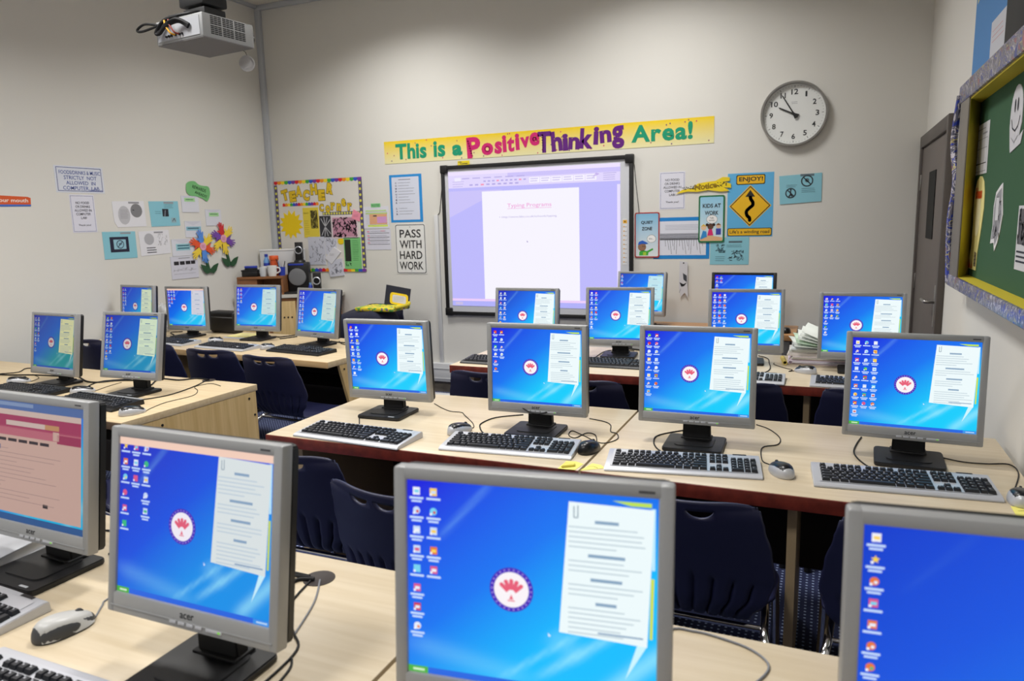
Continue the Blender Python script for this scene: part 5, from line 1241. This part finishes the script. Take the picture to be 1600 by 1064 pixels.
for sx in (-1, 1):
    for sy in (-1, 1): obj('foot', box(BM(), sx*.08-.01, sx*.08+.01, .01+sy*.045-.01, .01+sy*.045+.01, 0, .008), m_blackm, sb)
def sat(label, x, d, z, foot=.054):
    t = thing('satellite_speaker', label, 'speaker', cw(x, d, z), CA); obj('stand_foot', lathe(BM(), [(foot, 0), (foot*.93, .014), (foot*.6, .028), (0, .032)], 26), m_black, t)
    obj('speaker_cabinet', box(BM(), -.033, .033, -.028, .028, .02, .185, .005), m_black, t)
    obj('ring', lathe(BM(), [(.034, 0), (.036, .006), (.030, .010), (.027, .006), (.027, 0)], 32, Matrix.Translation((0, -.028, .112)) @ RXm, cap=False), m_silver2, t)
    obj('cone', lathe(BM(), [(.028, .003), (.012, -.0), (0, .004)], 24, Matrix.Translation((0, -.029, .112)) @ RXm), m_gloss, t)
sat('small black speaker with a silver ring on top of the subwoofer', .552, .228, 1.166); sat('small black speaker with a silver ring right of the subwoofer', .725, .09, .888, .045)
tp = thing('glue_bottle', 'small blue bottle between the two speakers', 'bottle', cw(.662, .09, .888)); obj('bottle_body', lathe(BM(), [(.018, 0), (.02, .05), (.017, .07), (.009, .08), (0, .08)], 20), m_blue, tp); obj('cap', lathe(BM(), [(.011, .078), (.011, .095), (0, .095)], 16), m_bluel, tp)
nb = thing('notebook', 'black notebook lying in front of the subwoofer on the corner cabinet', 'notebook', cw(.525, .07, .888), CA); obj('cover', box(BM(), -.09, .08, -.06, .07, 0, .018, .003), m_black, nb); obj('pages', box(BM(), -.086, .082, -.056, .066, .003, .015), m_paper, nb)

# dark bag on the chair and colourful bag on top of it
bg = thing('backpack', 'dark navy bag slumped on the chair by the back wall', 'bag', (-3.58, 5.13, .455))
b = BM(); box(b, -.24, .26, -.20, .19, 0, .33, .11, 5)
for v in b.verts: v.co.z += .02*sin(v.co.x*14)+.012*sin(v.co.y*23) if v.co.z > .1 else 0; v.co.z = max(v.co.z, 0)
obj('bag_body', b, m_bag, bg)
b = BM(); tube(b, [(-.2, -.1, .25), (-.255, -.13, .2), (-.25, -.15, .08), (-.18, -.16, .03)], .014, 8); obj('strap', b, m_bag, bg)
cbg = thing('school_bag', 'yellow and green patterned school bag with its flap propped open', 'bag', (-3.43, 5.16, .785))
def patt():
    m = bpy.data.materials.new('patterned_fabric'); m.use_nodes = True; nt = m.node_tree; p = nt.nodes['Principled BSDF']; tc = nt.nodes.new('ShaderNodeTexCoord'); v = nt.nodes.new('ShaderNodeTexVoronoi'); v.inputs['Scale'].default_value = 48
    r = nt.nodes.new('ShaderNodeValToRGB'); r.color_ramp.interpolation = 'CONSTANT'; e = r.color_ramp.elements; e[0].color = S(226, 200, 40); e[1].position = .45; e[1].color = S(96, 160, 70)
    k = e.new(.65); k.color = S(214, 196, 60); k = e.new(.85); k.color = S(120, 90, 140)
    nt.links.new(tc.outputs['Object'], v.inputs['Vector']); nt.links.new(v.outputs['Color'], r.inputs['Fac']); nt.links.new(r.outputs['Color'], p.inputs['Base Color']); p.inputs['Roughness'].default_value = .7; return m
b = BM(); box(b, -.17, .2, -.16, .12, -.0, .03, .008, 2); obj('bag_body', b, patt(), cbg)
f = Flat(); f.base([(-.04, .0), (.2, -.035), (.21, .135), (-.03, .17)], S(40, 42, 56), .012)
P = rrect(.015, .01, .195, .11, .025); P = [(x, y-.14*(x-.0)) for x, y in P]; f.poly(P, S(238, 202, 40), 1); P = rrect(.04, .028, .175, .092, .015); f.poly([(x, y-.14*x) for x, y in P], S(206, 204, 210), 2); f.lines(.05, .16, .066, .012, 4, S(170, 168, 176), .003, 3)
o = obj('flap', f.mesh('flap', m_print), None, cbg, (0, .10, .03), (radians(-12), 0, 0))
b = BM(); tube(b, [(.2, -.12, .03), (.225, -.06, .035), (.22, .06, .04), (.2, .1, .05)], .014, 8); obj('trim', b, m_yellow, cbg)

# wall table under the right posters
wt = thing('wall_table', 'brown wooden table against the back wall', 'table', (-.81, 5.27, 0))
obj('tabletop', box(BM(), -.64, .64, -.23, .23, .665, .705, .004), wood('brown_tabletop', S(176, 128, 84), S(194, 146, 98), 'X'), wt)
for sx in (-1, 1):
    for y in (-.2, .2): obj('leg', box(BM(), sx*.58-.022, sx*.58+.022, y-.022, y+.022, 0, .665, .003), mat('grey_leg', S(84, 82, 82), .5), wt)
obj('apron', box(BM(), -.58, .58, -.2, -.18, .60, .665), m_dark, wt)

# paper stack, roll, notes, folders
ps = []
for k in range(11):
    b = box(BM(), -.145, .145, -.105, .105, 0, .0068, .001, 1); o = obj('paper_bundle', b, mat('bundle_paper', S(random.randint(205, 232), random.randint(208, 230), random.randint(205, 228)), .85), None)
    o.location = (-.012+random.uniform(-.012, .012), 4.008+random.uniform(-.008, .008), .73+k*.0072); o.rotation_euler = (0, 0, random.uniform(-.08, .08))
    tag(o, ['lowest bundle of the white paper stack', 'top bundle of the white paper stack, under the fanned sheets'][0 if k == 0 else 1] if k in (0, 10) else 'white paper bundle in the stack behind the rear row mouse', 'papers', 'bundles in the paper stack')
for k in range(5):
    b = BM(); P = smooth_path([(0, -.10, 0), (0, -.04, .012), (0, .03, .02), (0, .1, .022)], 4); rows = [[b.verts.new((x, p.y, p.z)) for p in P] for x in (-.10, .10)]
    for i in range(len(P)-1): b.faces.new((rows[0][i], rows[1][i], rows[1][i+1], rows[0][i+1]))
    o = obj('loose_sheet', b, mat('loose_paper', S(222, 228, 222) if k != 1 else S(196, 220, 196), .85), None); md = o.modifiers.new('t', 'SOLIDIFY'); md.thickness = .0015
    o.location = (-.055+k*.013, 3.975, .8125+.1*sin(radians(5+k*4.5))+k*.003); o.rotation_euler = (0, radians(5+k*4.5), radians(12-k*4))
    tag(o, ['lowest fanned sheet on the paper stack', 'pale green fanned sheet on the paper stack', 'middle fanned white sheet on the paper stack', 'second fanned white sheet from the top of the stack', 'topmost fanned white sheet on the paper stack'][k], 'paper', 'fanned sheets on the paper stack')
rl = thing('paper_roll', 'yellow paper roll left of the white paper stack', 'roll', (-.185, 3.93, .743), radians(8)); b = BM(); lathe(b, [(.012, -.07), (.012, .07), (.008, .07), (.008, -.07), (.012, -.07)], 18, Matrix.Rotation(pi/2, 4, 'X'), cap=False); obj('rolled_sheet', b, mat('roll_paper', S(206, 186, 100), .8), rl)
def note(label, x, y, rz, pts, curl):
    f = Flat().base(pts, S(238, 228, 120), .0008); f.line([(-.02, .0), (0, .008), (.015, -.004)], .002, S(120, 110, 50), 1)
    o = bpy.data.objects.new('sticky_note', f.mesh('sticky_note', m_print)); link(o); o.location = (x, y, .7302); o.rotation_euler = (-pi/2, 0, rz)
    tag(o, label, 'sticky note', 'yellow notes at the seam'); return o
n1 = note('crumpled yellow note left of the desk seam', -.70, 2.043, 0, [(-.032, -.036), (.022, -.032), (.03, .03), (.0, .045), (-.03, .038)], 0)
b = BM(); prism(b, [(-.024, -.03), (.012, -.005), (.01, .012), (-.024, .01)], -.006, .0, 'y', .002); n = obj('folded_corner', b, mat('note_yellow', S(226, 214, 104), .8), n1); 
n.location = (0, -.0015, 0)
note('folded yellow note right of the desk seam', -.632, 2.052, 0, [(-.03, -.04), (.035, .005), (.015, .03), (-.015, .035)], 0)
note('yellow note under the mouse at the right frame edge', .485, 2.085, 0, [(-.03, -.035), (.035, -.035), (.035, .03), (-.03, .03)], 0)
for k in range(3):
    f = Flat().base(R(.21, .16), S(216, 218, 226) if k < 2 else S(236, 226, 150), .003); f.lines(-.08, .08, .05, .02, 6, S(180, 180, 190), .003)
    o = bpy.data.objects.new('worksheet_pad', f.mesh('worksheet_pad', m_print)); link(o); o.location = (-3.88+k*.012, 4.0+k*.008, .71+k*.0045); o.rotation_euler = (-pi/2, 0, radians(-6+k*4))
    tag(o, ['lowest white pad behind the back left mice', 'middle white pad behind the back left mice', 'yellow top pad of the sheets behind the back left mice'][k], 'papers', 'pads on the back left desk')
cs = thing('carrying_case', 'black soft case standing behind the turned back left monitor', 'case', (-4.165, 4.155, .71), radians(-5))
obj('case_body', box(BM(), -.135, .135, -.05, .05, 0, .165, .022, 4), m_leath, cs); obj('zip', box(BM(), -.12, .12, -.052, -.048, .118, .124), m_cableg, cs)
pb = thing('plastic_bag', 'crumpled clear plastic bag against the left wall', 'bag', (-4.73, 4.08, .71)); b = BM(); bmesh.ops.create_icosphere(b, subdivisions=4, radius=1)
for v in b.verts:
    c = v.co.copy(); n_ = 1+.16*sin(c.x*7+c.z*5)+.12*sin(c.y*9-c.z*8)+.06*sin(c.x*17+c.y*13); v.co = Vector((c.x*.085*n_*(1.1-.35*c.z), c.y*.07*n_, max(0, .105+c.z*.105*n_)))
obj('bag_film', b, m_film, pb, smooth=70)
fo = thing('folder', 'pale grey folder lying beside the stand of the pink web page monitor', 'folder', (-1.785, .985, .7305), radians(10)); obj('cover', box(BM(), -.095, .095, -.11, .11, 0, .004, .001), m_silver2, fo); obj('pages', box(BM(), -.09, .09, -.105, .105, .004, .026), m_paper, fo); obj('cover', box(BM(), -.095, .095, -.11, .11, .026, .03, .001), m_silver2, fo)
